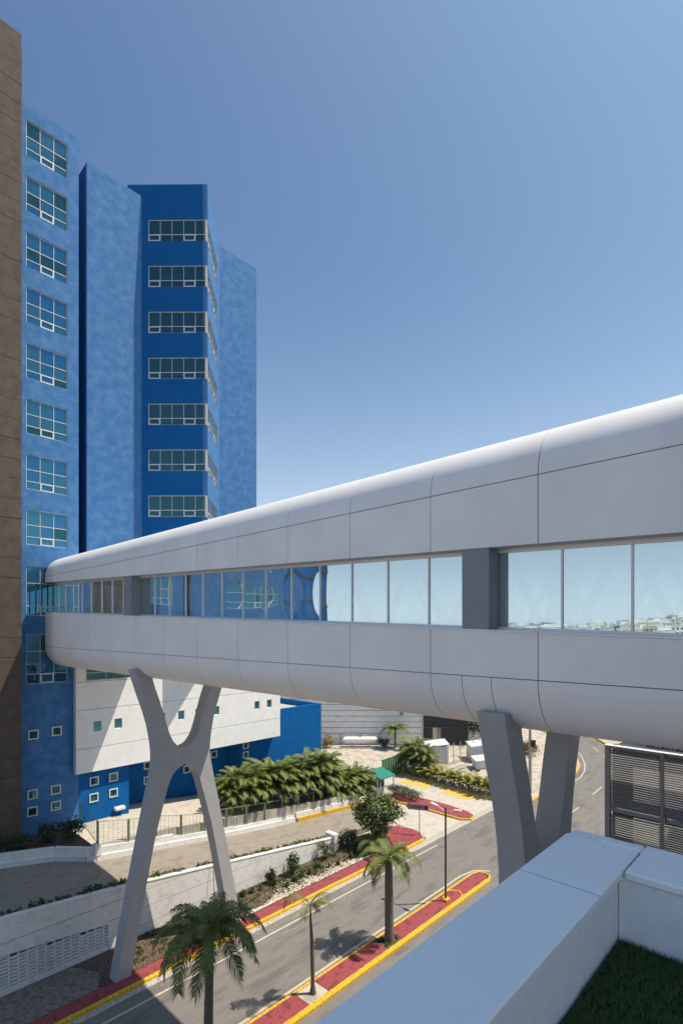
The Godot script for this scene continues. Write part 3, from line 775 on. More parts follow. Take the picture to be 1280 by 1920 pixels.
func build_ground() -> void:
	var st := stool()
	quad(st, Vector3(-5000, -0.12, -5000), Vector3(5000, -0.12, -5000), Vector3(5000, -0.12, 5000), Vector3(-5000, -0.12, 5000), Vector3.UP)
	struct("ground", st.commit(), M.far_land)
	# sandy lots around the street
	struct("lot_ground", prism(pts2([[36, -34], [110, -34], [110, -75], [30, -75]]), -0.12, -0.02), M.sand)
	# asphalt street: along x, then bending away behind the supports
	struct("road", prism(pts2([[-40, -24.1], [47, -24.1], [49, -21.8], [59.8, -22.0], [64.3, -22.4], [67.5, -23.2], [71.7, -25.2], [75.6, -27.4], [86, -36], [95, -35], [88, -28.5], [82, -24.3], [76, -17], [70, -9], [70, 4], [-40, 4]]), -0.11, 0.0), M.asphalt)
	struct("far_verge", prism(pts2([[70, 4], [70, -9], [76, -17], [82, -24.3], [88, -28.5], [95, -35], [140, -35], [140, 4]]), -0.11, 0.12), M.sand)
	# driveway apron and lanes
	struct("driveway", prism(pts2([[30.5, -28.4], [36.2, -27.6], [36.3, -25.6], [35.4, -24.1], [32, -23.5], [33, -23.35], [47.6, -23.35], [47.9, -25.6], [48.9, -37.2], [44, -40], [38, -35], [30.5, -33.5]]), -0.1, 0.015), M.drive_concrete)
	struct("gutter", prism(pts2([[8, -24.06], [32, -24.06], [35.5, -24.0], [47.4, -24.0], [47.4, -23.45], [8, -23.62]]), -0.1, 0.022), M.gutter_concrete)
	# lane markings
	paint("edge_line", [[-20, -22.95], [16, -22.82], [34.9, -22.75]], 0.13, M.white_line)
	paint("median_line", [[-20, -18.75], [16, -18.55], [31.6, -18.72], [33.0, -18.45], [33.7, -17.6]], 0.16, M.cream_paint)
	for d in [[48.1, -17.7, 51.7, -17.78], [56.5, -18.1, 60.1, -18.28], [65, -18.9, 68.2, -19.6], [72, -21, 75, -22.6], [77, -23.9, 79.5, -25.4]]:
		paint("lane_dash", [[d[0], d[1]], [d[2], d[3]]], 0.15, M.cream_paint)
	paint("curve_line", [[50, -20.9], [57.2, -21.05], [62.3, -21.25], [65.2, -21.8], [68.1, -22.7], [71, -23.9], [74, -25.4], [80, -30]], 0.14, M.white_line)
	for q in [[[46.2, -35.2], [48.0, -35.4], [48.3, -31.9], [46.4, -31.5]], [[46.2, -29.9], [47.8, -29.9], [47.7, -26.2], [46.1, -26.4]]]:
		struct("yellow_lane_patch", prism(pts2(q), 0.0, 0.021), M.yellow_worn)
	# drifts of sand in the gutter lane between the edge line and the kerb
	for q in [[15.2, -23.2, 1.6, 0.22], [18.6, -23.3, 1.1, 0.16], [21.4, -23.15, 1.9, 0.28], [23.9, -22.4, 1.0, 0.2], [25.3, -23.25, 1.4, 0.22], [13.0, -23.3, 1.2, 0.15], [19.6, -22.3, 1.5, 0.13], [28.4, -23.2, 1.3, 0.14]]:
		var blob := PackedVector2Array()
		for k in 22:
			var a := TAU * k / 22; var w := rng.randf_range(0.55, 1.15)
			blob.append(Vector2(q[0] + cos(a) * q[2] * w, q[1] + sin(a) * q[3] * w))
		struct("sand_drift", prism(blob, 0.0, 0.009 if q[1] > -22.7 else 0.004), M.dusty_asphalt)
	# pavement and bed along the retaining wall
	struct("pavement", prism(pts2([[-20, -24.07], [31.9, -24.0], [32.0, -24.6], [30.2, -25.0], [-20, -25.08]]), -0.1, 0.14), M.red_paint)
	kerb_line("kerb", "yellow painted kerb along the red pavement under the retaining wall", [[-20, -24.05], [12, -24.1], [24, -24.06], [32.2, -23.95]], -0.12, 0.12, 0.17, M.yellow_paint)
	struct("planting_bed", prism(pts2([[11.6, -25.1], [30.2, -25.03], [31.9, -24.7], [33.1, -26.3], [33.8, -27.7], [30.5, -28.6], [27.8, -27.75], [11.6, -27.75]]), -0.1, 0.13), M.soil)
	struct("concrete_strip", prism(pts2([[-20, -25.1], [9.9, -25.1], [10.4, -26.2], [9.6, -27.75], [-20, -27.75]]), -0.1, 0.11), M.old_concrete)
	struct("bare_soil", prism(pts2([[9.92, -25.1], [11.58, -25.1], [11.58, -27.75], [9.62, -27.75], [10.42, -26.2]]), -0.1, 0.10), M.soil)
	# pebbles edging the bed
	var mm := MultiMesh.new(); mm.transform_format = MultiMesh.TRANSFORM_3D
	var ps := SphereMesh.new(); ps.radius = 0.05; ps.height = 0.075; ps.radial_segments = 7; ps.rings = 4
	mm.mesh = ps; mm.instance_count = 2600
	for i in 2600:
		var x := rng.randf_range(17.5, 31.0); var w := 0.35 + 0.35 * sin(x * 0.9) * sin(x * 0.37)
		var p := Vector3(x, 0.145, -25.12 - absf(rng.randfn()) * w)
		mm.set_instance_transform(i, Transform3D(Basis.from_euler(Vector3(rng.randf(), rng.randf() * 6, rng.randf())).scaled(Vector3.ONE * rng.randf_range(0.4, 1.3)), p))
	var mi := MultiMeshInstance3D.new(); mi.multimesh = mm; mi.material_override = M.pebble; mi.name = "pebbles"; add_child(mi)
	mi.set_meta("kind", "stuff"); mi.set_meta("label", "pale pebbles edging the planting bed by the pavement"); mi.set_meta("category", "pebbles")
	# low ground cover in the bed
	var cm := leaf_cloud(26, Vector3(0.28, 0.10, 0.28), 0.14, 71, Vector3(0.075, 0.105, 0.03), 5)
	var gm := MultiMesh.new(); gm.transform_format = MultiMesh.TRANSFORM_3D; gm.mesh = cm; gm.instance_count = 330
	for i in 330:
		var x := rng.randf_range(11.8, 31.0)
		gm.set_instance_transform(i, Transform3D(Basis(Vector3.UP, rng.randf() * 6.3).scaled(Vector3.ONE * rng.randf_range(0.4, 1.15)), Vector3(x, 0.16, -25.5 - rng.randf() * 2.1 * (1.0 if x < 17 else 0.95))))
	var gi := MultiMeshInstance3D.new(); gi.multimesh = gm; gi.material_override = M.leaf; gi.name = "ground_cover"; add_child(gi)
	gi.set_meta("kind", "stuff"); gi.set_meta("label", "low weeds scattered over the soil of the planting bed"); gi.set_meta("category", "plants")
	# traffic islands
	var is1 := thing("traffic_island", "red painted island with yellow kerb beside the leafy tree", "island", Vector3(34, 0, -25.5), "red traffic islands")
	var p1 := [[32.0, -23.95], [34.9, -24.0], [35.7, -24.9], [35.95, -25.9], [35.7, -27.0], [35.1, -27.9], [33.9, -27.75], [33.2, -26.3], [31.95, -24.65]]
	part(is1, "red_top", prism(pts2(p1), -0.1, 0.15), M.red_paint)
	var k1 := stool(); var kp := []
	for q in [[31.9, -23.93], [34.9, -24.0]]: kp.append(Vector2(q[0], q[1]))
	strip(k1, kp, -0.16, 0.10, -0.05, 0.17, 0.03)
	part(is1, "kerb", k1.commit(), M.yellow_paint)
	var k1b := stool(); kp = []
	for q in [[34.95, -24.0], [35.75, -24.9], [36.0, -25.9], [35.75, -27.0], [35.15, -27.9]]: kp.append(Vector2(q[0], q[1]))
	strip(k1b, kp, -0.06, 0.06, -0.05, 0.16, 0.02)
	part(is1, "kerb", k1b.commit(), M.cream_paint)
	var is2 := thing("traffic_island", "long red painted island with a clipped hedge between the driveway lanes", "island", Vector3(42, 0, -28), "red traffic islands")
	var p2 := [[40.8, -32.6], [43.2, -33.0], [43.3, -27.0], [42.95, -24.6], [42.4, -23.75], [41.5, -23.55], [40.95, -24.1], [40.95, -27.5], [40.85, -31.1]]
	part(is2, "red_top", prism(pts2(p2), -0.1, 0.15), M.red_paint)
	var k2 := stool(); kp = []
	for q in [[40.75, -32.6], [40.8, -31.1], [40.9, -27.5], [40.9, -24.1], [41.45, -23.5], [42.45, -23.7]]: kp.append(Vector2(q[0], q[1]))
	strip(k2, kp, -0.1, 0.1, -0.05, 0.17, 0.03)
	part(is2, "kerb", k2.commit(), M.yellow_paint)
	kerb_line("kerb", "yellow kerb along the young palms on the far side of the driveway", [[49.1, -37.4], [48.6, -33], [48.2, -30], [47.75, -25.6], [48.2, -23.6]], -0.13, 0.13, 0.18, M.yellow_paint)
	struct("palm_bed", prism(pts2([[48.95, -37.4], [48.75, -33], [48.35, -30], [47.9, -25.6], [48.3, -23.6], [49.6, -22.6], [52.5, -22.6], [52.5, -37.4]]), -0.1, 0.13), M.gutter_concrete)
	kerb_line("kerb", "yellow kerb round the inside of the street bend by the utility pole", [[47.9, -21.7], [59.8, -21.95], [64.3, -22.35], [67.5, -23.15], [71.7, -25.1], [75.6, -27.3], [86, -36]], -0.1, 0.1, 0.16, M.yellow_paint)
	struct("corner_pavement", prism(pts2([[48.3, -22.5], [48.0, -21.8], [59.8, -22.05], [64.3, -22.45], [67.5, -23.25], [71.7, -25.2], [75.6, -27.4], [86, -36.1], [80, -38], [54, -30], [52.6, -22.6]]), -0.1, 0.14), M.sand)
	kerb_line("kerb", "yellow kerb on the outer side of the street bend", [[76, -17], [82, -24.3], [88, -28.5], [95, -35]], -0.1, 0.1, 0.2, M.yellow_paint)
	# median
	var md := thing("median_strip", "red painted median with thick yellow kerbs and palm pits", "median", Vector3(20, 0, -17.6))
	var runs := [[-10.0, 10.55], [11.6, 15.95], [17.2, 21.6], [22.9, 29.6]]
	for r in runs: part(md, "red_top", prism(pts2([[r[0], -18.12], [r[1], -18.12], [r[1], -17.1], [r[0], -17.1]]), -0.1, 0.14), M.red_paint)
	part(md, "red_top", prism(pts2([[29.62, -18.1], [32.2, -18.1], [32.65, -17.95], [32.8, -17.6], [32.65, -17.25], [32.2, -17.12], [29.62, -17.12]]), -0.1, 0.145), M.red_paint)
	for r in [[10.57, 11.58], [15.97, 17.18], [21.62, 22.88]]: part(md, "tree_pit", prism(pts2([[r[0], -18.1], [r[1], -18.1], [r[1], -17.12], [r[0], -17.12]]), -0.1, 0.13), M.sand if r[0] < 20 else M.soil)
	var kf := stool(); strip(kf, [Vector2(-10, -18.19), Vector2(32.2, -18.19)], -0.07, 0.07, -0.05, 0.165, 0.02); part(md, "kerb", kf.commit(), M.yellow_paint)
	var kn := stool(); strip(kn, [Vector2(-10, -16.96), Vector2(29.6, -16.96), Vector2(32.2, -16.96)], -0.15, 0.15, -0.05, 0.2, 0.06); part(md, "kerb", kn.commit(), M.yellow_paint)
	var ke := stool(); strip(ke, [Vector2(32.2, -18.19), Vector2(32.75, -18.03), Vector2(32.95, -17.6), Vector2(32.8, -17.15), Vector2(32.2, -16.94)], -0.07, 0.07, -0.05, 0.168, 0.02); part(md, "kerb", ke.commit(), M.yellow_paint)
	var kc := stool(); strip(kc, [Vector2(28.6, -18.2), Vector2(29.2, -18.05), Vector2(29.55, -17.6), Vector2(29.2, -17.15), Vector2(28.7, -17.0)], -0.05, 0.05, 0.1, 0.172, 0.01); part(md, "kerb", kc.commit(), M.yellow_paint)

	# ramp deck behind the retaining wall
	var prof := []
	for x in [-14.0, 6.5, 8.2, 10.9, 12.3, 12.9, 16.0, 20.0, 24.0, 27.3, 31.0, 35.0, 39.0]: prof.append([x, deck_y(x)])
	struct("ramp", sheet_x(prof, func(_x): return -28.45, func(x): return (-37.7 + (x + 14.0) * 0.119 if x < 8.2 else -35.05 + (x - 8.2) * 0.24 if x < 10.9 else -34.4 + (x - 10.9) * 0.82 if x < 12.3 else -33.1), -0.1), M.ramp_concrete)
	var yp := []
	for x in [12.95, 16.0, 22.0, 28.0, 34.0, 37.4]: yp.append([x, yard_y(x)])
	struct("yard", sheet_x(yp, func(x): return -33.22, func(_x): return -41.5, -0.1), M.drive_concrete)
	struct("hedge_bed", sheet_x([[23.0, yard_y(23.0) + 0.03], [34.0, yard_y(34.0) + 0.03], [41.0, 0.1]], func(_x): return -33.4, func(_x): return -36.2, -0.1), M.soil)
	struct("shrub_bed", sheet_x([[-14.0, 3.9], [8.2, 3.6], [10.9, 3.6], [12.3, 3.55], [12.85, 3.5]], func(x): return (-37.85 + (x + 14.0) * 0.119 if x < 8.2 else -35.22 + (x - 8.2) * 0.24 if x < 10.9 else -34.57 + (x - 10.9) * 0.82 if x < 12.3 else -33.42), func(_x): return -37.99, -0.1), M.soil)

func build_retaining_wall() -> void:
	var t := thing("retaining_wall", "long white retaining wall with courses and a band of vent blocks below the ramp", "wall", Vector3(15, 0, -27.9))
	var xs := [-14.0, -4.0, 4.0, 11.45, 19.5, 28.3]
	for i in xs.size() - 1:
		var a: float = xs[i] + 0.004; var b: float = xs[i + 1] - 0.004; var vent: bool = b < 11.5
		for q in ([[-0.1, 0.36], [-1.0, 2.485], [2.515, 9.0]] if vent else [[-0.1, 0.61], [0.64, 1.545], [1.575, 2.485], [2.515, 9.0]]):
			var poly := PackedVector2Array(); var steps := 24
			for k in steps + 1:
				var x := lerpf(a, b, k / float(steps)); var lo: float = q[0] if q[0] > -0.5 else 1.95 - (x - 6.5) * 0.105
				if wall_top(x) - 0.06 > lo + 0.02: poly.append(Vector2(x, lo))
			for k in range(steps, -1, -1):
				var x := lerpf(a, b, k / float(steps)); var lo: float = q[0] if q[0] > -0.5 else 1.95 - (x - 6.5) * 0.105
				if wall_top(x) - 0.06 > lo + 0.02: poly.append(Vector2(x, minf(q[1], wall_top(x) - 0.06)))
			if poly.size() > 3: part(t, "course", extrude_z(poly, -28.05, -27.8), M.retaining_white)
		if vent: box(t, "vent_shade_back", M.old_concrete, Vector3(a, 0.3, -28.44), Vector3(b, 2.2, -28.40), 0.0)  # darker back colour stands in for the shade inside the vent blocks
		part(t, "cap", slab4(Vector3(a, wall_top(a), -27.77), Vector3(b, wall_top(b), -27.77), Vector3(b, wall_top(b), -28.08), Vector3(a, wall_top(a), -28.08), Vector3(0, -0.06, 0)), M.retaining_white)
		var by := 2.3 if vent else -0.1
		part(t, "backing", slab4(Vector3(a, by, -28.06), Vector3(b, by, -28.06), Vector3(b, wall_top(b) - 0.1, -28.06), Vector3(a, wall_top(a) - 0.1, -28.06), Vector3(0, 0, -0.06)), M.retaining_white)
		part(t, "planter_kerb", slab4(Vector3(a, deck_y(a) + 0.1, -28.42), Vector3(b, deck_y(b) + 0.1, -28.42), Vector3(b, deck_y(b) + 0.1, -28.56), Vector3(a, deck_y(a) + 0.1, -28.56), Vector3(0, -0.3, 0)), M.retaining_white)
		part(t, "planter_soil", slab4(Vector3(a, wall_top(a) - 0.14, -28.13), Vector3(b, wall_top(b) - 0.14, -28.13), Vector3(b, wall_top(b) - 0.14, -28.41), Vector3(a, wall_top(a) - 0.14, -28.41), Vector3(0, -0.2, 0)), M.soil)
	box(t, "end_block", M.retaining_white, Vector3(28.31, 0.0, -28.6), Vector3(28.75, 1.35, -27.6), 0.01)
	# vent blocks: tilted slats between upright ribs
	var slat := cmesh(Vector3(0.33, 0.135, 0.02), 0.004)
	var col := 0; var x := 2.6
	while x < 11.3:
		var top := 1.95 - (x + 0.39 - 6.5) * 0.105 - 0.02
		box(t, "vent_rib", M.retaining_white, Vector3(x, 0.365, -28.03), Vector3(x + 0.06, top + 0.03, -27.83), 0.004)
		var y := 0.46
		while y < top - 0.05:
			part(t, "vent_slat", slat, M.retaining_white, Transform3D(Basis(Vector3.RIGHT, -0.95), Vector3(x + 0.225, y, -27.89)))
			y += 0.17
		x += 0.39; col += 1
	# plants along the top of the wall
	var kinds := [leaf_cloud(70, Vector3(0.24, 0.18, 0.2), 0.13, 81, Vector3(0.10, 0.15, 0.03), 6), leaf_cloud(60, Vector3(0.3, 0.12, 0.18), 0.11, 82, Vector3(0.06, 0.10, 0.03), 6), leaf_cloud(50, Vector3(0.15, 0.28, 0.15), 0.14, 83, Vector3(0.05, 0.085, 0.03), 5)]
	x = 5.2
	while x < 28.0:
		if rng.randf() < 0.82:
			var k := rng.randi() % 3
			bush("wall_plant", ["bushy yellow green plant on top of the retaining wall", "low trailing green plant on top of the retaining wall", "upright dark green seedling on top of the retaining wall"][k], "plant", kinds[k], Vector3(x, wall_top(x) - 0.14, -28.25), rng.randf() * 6, Vector3.ONE * rng.randf_range(0.65, 1.35), 0.14, "plants on the retaining wall")
		x += rng.randf_range(0.18, 0.42)
	# rod leaning against the wall
	var rs := stool(); tube(rs, [Vector3(17.6, 0.1, -27.3), Vector3(17.75, 3.1, -27.72)], [0.02, 0.015], 6)
	single("thin_rod", "thin dark rod leaning against the white retaining wall", "rod", rs.commit(), M.dark_steel)
	# shrubs in the bed
	var big := leaf_cloud(420, Vector3(0.75, 0.7, 0.5), 0.24, 84, Vector3(0.055, 0.095, 0.028), 14)
	var spiky := frond_mesh(0.9, 12, 0.3, 1.2, 0.9, 85, 0.09, Vector3(0.06, 0.10, 0.03))
	bush("shrub", "big leafy green shrub against the white retaining wall", "shrub", big, Vector3(23.6, 0.1, -27.0), 0.3, Vector3(0.95, 1.15, 1), 0.85, "shrubs in the planting bed")
	bush("shrub", "small dark shrub left of the big leafy shrub at the wall foot", "shrub", big, Vector3(21.8, 0.1, -27.1), 2.0, Vector3(0.5, 0.8, 0.8), 0.6, "shrubs in the planting bed")
	bush("shrub", "rounded trailing shrub at the low end of the retaining wall", "shrub", leaf_cloud(420, Vector3(0.7, 0.55, 0.5), 0.16, 86, Vector3(0.07, 0.10, 0.04), 12), Vector3(27.0, 0.15, -27.2), 0, Vector3(1.1, 1.15, 1.1), 0.75, "shrubs in the planting bed")
	for i in 15:
		bush("bed_plant", "small leafy plant growing in the brown planting bed", "plant", big, Vector3(18.5 + i * 0.75 + rng.randf() * 0.3, 0.1, -27.1 + rng.randf() * 1.4), i * 1.3, Vector3(0.28, 0.32, 0.3) * rng.randf_range(0.7, 1.4), 0.22, "small plants in the planting bed")

func build_low_wall_and_fence() -> void:
	var t := thing("low_wall", "low white wall with a kerb foot along the back of the ramp", "wall", Vector3(14, 3, -33))
	var path := [[-14.0, -37.6], [8.2, -34.95], [10.9, -34.3], [12.3, -33.15], [12.85, -32.95], [18.0, -32.95], [23.0, -32.95], [29.2, -33.2]]
	for i in path.size() - 1:
		var a := Vector3(path[i][0], deck_y(path[i][0]), path[i][1]); var b := Vector3(path[i + 1][0], deck_y(path[i + 1][0]), path[i + 1][1])
		var h := 0.8 if i < 5 else 0.62
		if i == 6: h = 0.55
		var r := (b - a); r.y = 0; var n := r.normalized().cross(Vector3.UP)
		var up := Vector3(0, h, 0)
		part(t, "wall_run", slab4(a, b, b + up, a + up, -n * 0.25), M.retaining_white)
		part(t, "kerb_foot", slab4(a + n * 0.12 - Vector3(0, 0.2, 0), b + n * 0.12 - Vector3(0, 0.2, 0), b + n * 0.12 + Vector3(0, 0.33, 0), a + n * 0.12 + Vector3(0, 0.33, 0), -n * 0.118), M.retaining_white)
	var yk := thing("kerb", "yellow stained kerb and white wall foot below the palm hedge on the ramp", "kerb", Vector3(34, 0.4, -33.1), "painted kerbs along the street")
	var kx := [29.3, 31.4, 33.5, 35.6, 37.7, 39.8]
	for i in kx.size() - 1:
		var za := -32.97; var zb := -32.97
		var a := Vector3(kx[i] + 0.01, deck_y(kx[i]), za); var b := Vector3(kx[i + 1] - 0.01, deck_y(kx[i + 1]), zb)
		part(yk, "kerb_stone", slab4(a + Vector3(0, -0.2, 0.15), b + Vector3(0, -0.2, 0.15), b + Vector3(0, 0.30, 0.12), a + Vector3(0, 0.30, 0.12), Vector3(0, 0, -0.16)), M.yellow_paint)
		part(yk, "upstand", slab4(a + Vector3(0, -0.1, -0.06), b + Vector3(0, -0.1, -0.06), b + Vector3(0, 0.68, -0.10), a + Vector3(0, 0.68, -0.10), Vector3(0, 0, -0.2)), M.retaining_white)
	box(t, "corner_pillar", M.retaining_white, Vector3(12.72, deck_y(12.8) + 0.3, -33.25), Vector3(13.1, deck_y(12.8) + 1.0, -32.8), 0.01)
	# green railing
	var f := thing("railing", "green steel mesh railing on the low white wall", "railing", Vector3(18, 3.5, -33.1))
	var posts := []
	var corner := Vector3(12.95, deck_y(12.9) + 0.95, -33.05)
	posts.append(Vector3(13.2, deck_y(12.9) + 1.35, -36.4)); posts.append(corner)
	for k in 10:
		var x := 14.9 + 1.86 * k
		posts.append(Vector3(x, deck_y(x) + (0.8 if x < 18 else 0.6), -33.07 - maxf(0, x - 23) * 0.04))
	for i in posts.size() - 1:
		var a: Vector3 = posts[i]; var b: Vector3 = posts[i + 1]; var hh := 1.42
		var up := Vector3(0, hh, 0)
		for e in [a, b]:
			box(f, "post", M.green_steel, e + Vector3(-0.035, -0.05, -0.035), e + Vector3(0.035, hh + 0.04, 0.035), 0.006)
		var fs := stool(); var e1 := a.lerp(b, 0.04); var e2 := a.lerp(b, 0.96)
		for q in [[e1 + Vector3(0, 0.06, 0), e2 + Vector3(0, 0.06, 0)], [e1 + up, e2 + up], [e1 + Vector3(0, 0.06, 0), e1 + up], [e2 + Vector3(0, 0.06, 0), e2 + up]]:
			tube(fs, q, [0.022, 0.022], 5)
		part(f, "panel_frame", fs.commit(), M.green_steel)
		var ws := stool()
		for k in range(1, 6): tube(ws, [e1.lerp(e2, k / 6.0) + Vector3(0, 0.06, 0), e1.lerp(e2, k / 6.0) + up], [0.009, 0.009], 4)
		for k in range(1, 10): tube(ws, [e1 + Vector3(0, 0.06 + hh * k / 10.0, 0), e2 + Vector3(0, 0.06 + hh * k / 10.0, 0)], [0.005, 0.005], 4)
		part(f, "mesh_infill", ws.commit(), M.wire)

# ------------------------------------------------------------------ plants in place
func build_plants() -> void:
	# fronds for the street palms
	var up := []; var mid := []; var hang := []
	for k in 3:
		up.append(frond_mesh(2.3, 70, 0.70, 1.05, 1.5, 101 + k)); mid.append(frond_mesh(2.6, 78, 0.74, 0.7, 1.9, 111 + k)); hang.append(frond_mesh(2.7, 78, 0.66, 0.75, 2.2, 121 + k, 0.033, Vector3(0.10, 0.145, 0.03), 0.55))
	var fr := []
	for k in 4: fr.append([up[k % 3], 0.6 + k * 1.6, 0.8])
	for k in 8: fr.append([mid[k % 3], 0.2 + k * 0.785, 0.92])
	for k in 9: fr.append([hang[k % 3], 0.5 + k * 0.698, 0.95])
	palm("tall palm on the median with a full drooping dark crown in the bridge shadow", Vector3(11.06, 0.13, -17.6), 4.75, 0.2, 0.13, Vector3(0.1, 0, 0.0), fr, "street palms on the median", 0.05)
	var f2 := [[frond_mesh(1.7, 56, 0.5, 1.3, 2.6, 131), 2.75, 1.0], [frond_mesh(1.45, 46, 0.45, 1.2, 2.4, 132), 3.7, 1.0], [frond_mesh(1.3, 46, 0.4, 1.1, 2.6, 133, 0.05, Vector3(0.12, 0.16, 0.02)), 5.6, 1.0], [frond_mesh(1.4, 46, 0.45, 1.4, 1.8, 134), 5.0, 1.0], [frond_mesh(1.3, 46, 0.48, 0.1, 1.8, 135, 0.05, Vector3(0.13, 0.17, 0.02)), 0.3, 0.8]]
	palm("slender young palm on the median with few ragged fronds", Vector3(16.57, 0.13, -17.55), 3.55, 0.085, 0.05, Vector3(-0.15, 0, 0.0), f2, "street palms on the median", 0.08)
	fr = []
	for k in 4: fr.append([up[k % 3], 0.9 + k * 1.7, 0.68])
	for k in 6: fr.append([mid[k % 3], 0.0 + k * 1.05, 0.76])
	for k in 5: fr.append([hang[k % 3], 0.7 + k * 1.3, 0.72])
	palm("stout palm with a smooth grey trunk and grassy foot on the median", Vector3(22.25, 0.13, -17.55), 4.0, 0.24, 0.2, Vector3(-0.05, 0, 0.0), fr, "street palms on the median", 0.06)
	var tuft := MultiMesh.new(); tuft.transform_format = MultiMesh.TRANSFORM_3D
	tuft.mesh = leaf_cloud(30, Vector3(0.1, 0.06, 0.1), 0.1, 91, Vector3(0.06, 0.12, 0.02), 4); tuft.instance_count = 60
	for i in 60:
		tuft.set_instance_transform(i, Transform3D(Basis(Vector3.UP, rng.randf() * 6), Vector3(22.25 + rng.randfn() * 0.28, 0.15, -17.6 + rng.randfn() * 0.2)))
	var ti := MultiMeshInstance3D.new(); ti.multimesh = tuft; ti.material_override = M.leaf; ti.name = "grass_tufts"; add_child(ti)
	ti.set_meta("kind", "stuff"); ti.set_meta("label", "short grass round the foot of the stout palm"); ti.set_meta("category", "grass")
	# leafy tree behind the pavement
	var tr := thing("leafy_tree", "broad dense green tree with dark trunk beside the red island", "tree", Vector3(31.4, 0.1, -26.1))
	var ts := stool(); var b := Vector3(31.4, 0.05, -26.1)
	tube(ts, [b, b + Vector3(0.05, 1.0, 0), b + Vector3(0.0, 1.8, 0.1)], [0.16, 0.13, 0.11], 9)
	for k in 6:
		var a := k * 1.05
		tube(ts, [b + Vector3(0, 1.3 + 0.1 * k, 0), b + Vector3(cos(a) * 0.8, 2.0 + 0.15 * k, sin(a) * 0.8), b + Vector3(cos(a) * 1.6, 2.5 + 0.2 * k, sin(a) * 1.5)], [0.09, 0.06, 0.02], 6)
	part(tr, "trunk", ts.commit(), M.bark_dark)
	part(tr, "crown", leaf_cloud(6500, Vector3(2.35, 1.75, 2.2), 0.27, 92, Vector3(0.085, 0.125, 0.03), 52, 0.26), M.leaf, Transform3D(Basis.IDENTITY, b + Vector3(0.0, 2.55, 0.0)))
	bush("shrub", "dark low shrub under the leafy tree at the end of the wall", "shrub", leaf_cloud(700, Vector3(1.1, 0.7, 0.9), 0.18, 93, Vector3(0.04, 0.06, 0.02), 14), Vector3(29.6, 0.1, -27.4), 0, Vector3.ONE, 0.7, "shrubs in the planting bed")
	# young fan of palm fronds in the bed beside the tree
	var yp := thing("young_palm", "bright green stemless young palm by the leafy tree", "palm tree", Vector3(30.0, 0.1, -25.3))
	for k in 7: part(yp, "frond", mid[k % 3], M.leaf, Transform3D(Basis(Vector3.UP, k * 0.9 + 0.3).scaled(Vector3.ONE * 0.62), Vector3(30.0, 0.95, -25.3)))
	var ys := stool(); tube(ys, [Vector3(30.0, 0.05, -25.3), Vector3(30.0, 1.0, -25.3)], [0.1, 0.07], 8); part(yp, "stem", ys.commit(), M.bark)
	# areca palms of the hedge
	var ar := []
	for k in 5: ar.append(frond_mesh(1.65, 46, 0.45, [1.25, 1.05, 0.85, 0.6, 1.15][k], [1.3, 1.6, 1.9, 2.0, 2.2][k], 141 + k, 0.05, Vector3(0.115, 0.158, 0.027)))
	var n := 17
	for i in n:
		var x := lerpf(23.4, 39.2, i / (n - 1.0)); var z := -34.5 - 0.25 * sin(i * 2.3)
		var at := Vector3(x, yard_y(x) + 0.02 if x < 35 else 0.15, z)
		areca("areca_palm", "tall areca palm at the railing end of the hedge above the ramp" if i == 0 else "tall areca palm at the guard booth end of the hedge" if i == n - 1 else "tall feathery areca palm within the dense hedge above the ramp", at, ar, lerpf(1.0, 1.22, sin(PI * i / (n - 1.0))) * rng.randf_range(0.92, 1.12), 48, 1.95, "areca palms of the hedge")
	for q in [[50.6, -36.2, 1.35], [51.6, -37.2, 1.2], [50.4, -34.6, 1.15]]:
		areca("areca_palm", "tall areca palm clump behind the green gate", Vector3(q[0], 0.1, q[1]), ar, q[2] * 1.1, 44, 1.55, "areca palms by the gate")
	var ya := []
	for k in 5: ya.append(frond_mesh(1.9, 40, 0.5, [1.35, 1.2, 1.05, 0.85, 1.25][k], [1.2, 1.4, 1.6, 1.8, 1.7][k], 181 + k, 0.055, Vector3(0.20, 0.205, 0.022)))
	for i in 8:
		areca("young_areca_palm", "short yellow green areca palm beside the yellow driveway kerb", Vector3(49.5 - 0.10 * i, 0.12, -33.6 + i * 1.15), ya, rng.randf_range(0.75, 0.95), 20, 0.7, "young palms beside the driveway")
	# plants by the gas tank
	var cm := leaf_cloud(350, Vector3(0.95, 1.15, 0.95), 0.3, 151, Vector3(0.20, 0.16, 0.015), 10)
	bush("croton_bush", "yellow leafed bush beside the white gas tank", "bush", cm, Vector3(52.8, 0, -53.0), 0, Vector3.ONE, 0.95, "yellow bushes in front of the white boarded wall")
	bush("croton_bush", "yellow leafed bush by the corner of the blue podium", "bush", cm, Vector3(50.4, 0, -54.6), 1, Vector3(0.9, 0.9, 0.9), 0.9, "yellow bushes in front of the white boarded wall")
	fr = []
	for k in 20: fr.append([[up, mid][k % 2][k % 3], k * 0.66, 0.88])
	palm("grey green palm in front of the white boarded wall", Vector3(59.2, 0, -45.6), 2.1, 0.2, 0.15, Vector3.ZERO, fr)
	bush("dark_bush", "dark green bush beside the palm at the boarded wall", "bush", leaf_cloud(300, Vector3(0.9, 0.9, 0.9), 0.3, 152, Vector3(0.035, 0.055, 0.02), 10), Vector3(57.9, 0, -46.6), 0, Vector3.ONE, 0.9)
	# clipped hedge on the island
	var hg := thing("clipped_hedge", "clipped green hedge on the long red island", "hedge", Vector3(42.1, 0.15, -31.2))
	part(hg, "foliage", leaf_cloud(2600, Vector3(1.25, 0.62, 2.6), 0.15, 153, Vector3(0.06, 0.085, 0.025), 60, 0.3), M.leaf, Transform3D(Basis.IDENTITY, Vector3(42.1, 0.75, -31.3)))
	var hs := stool()
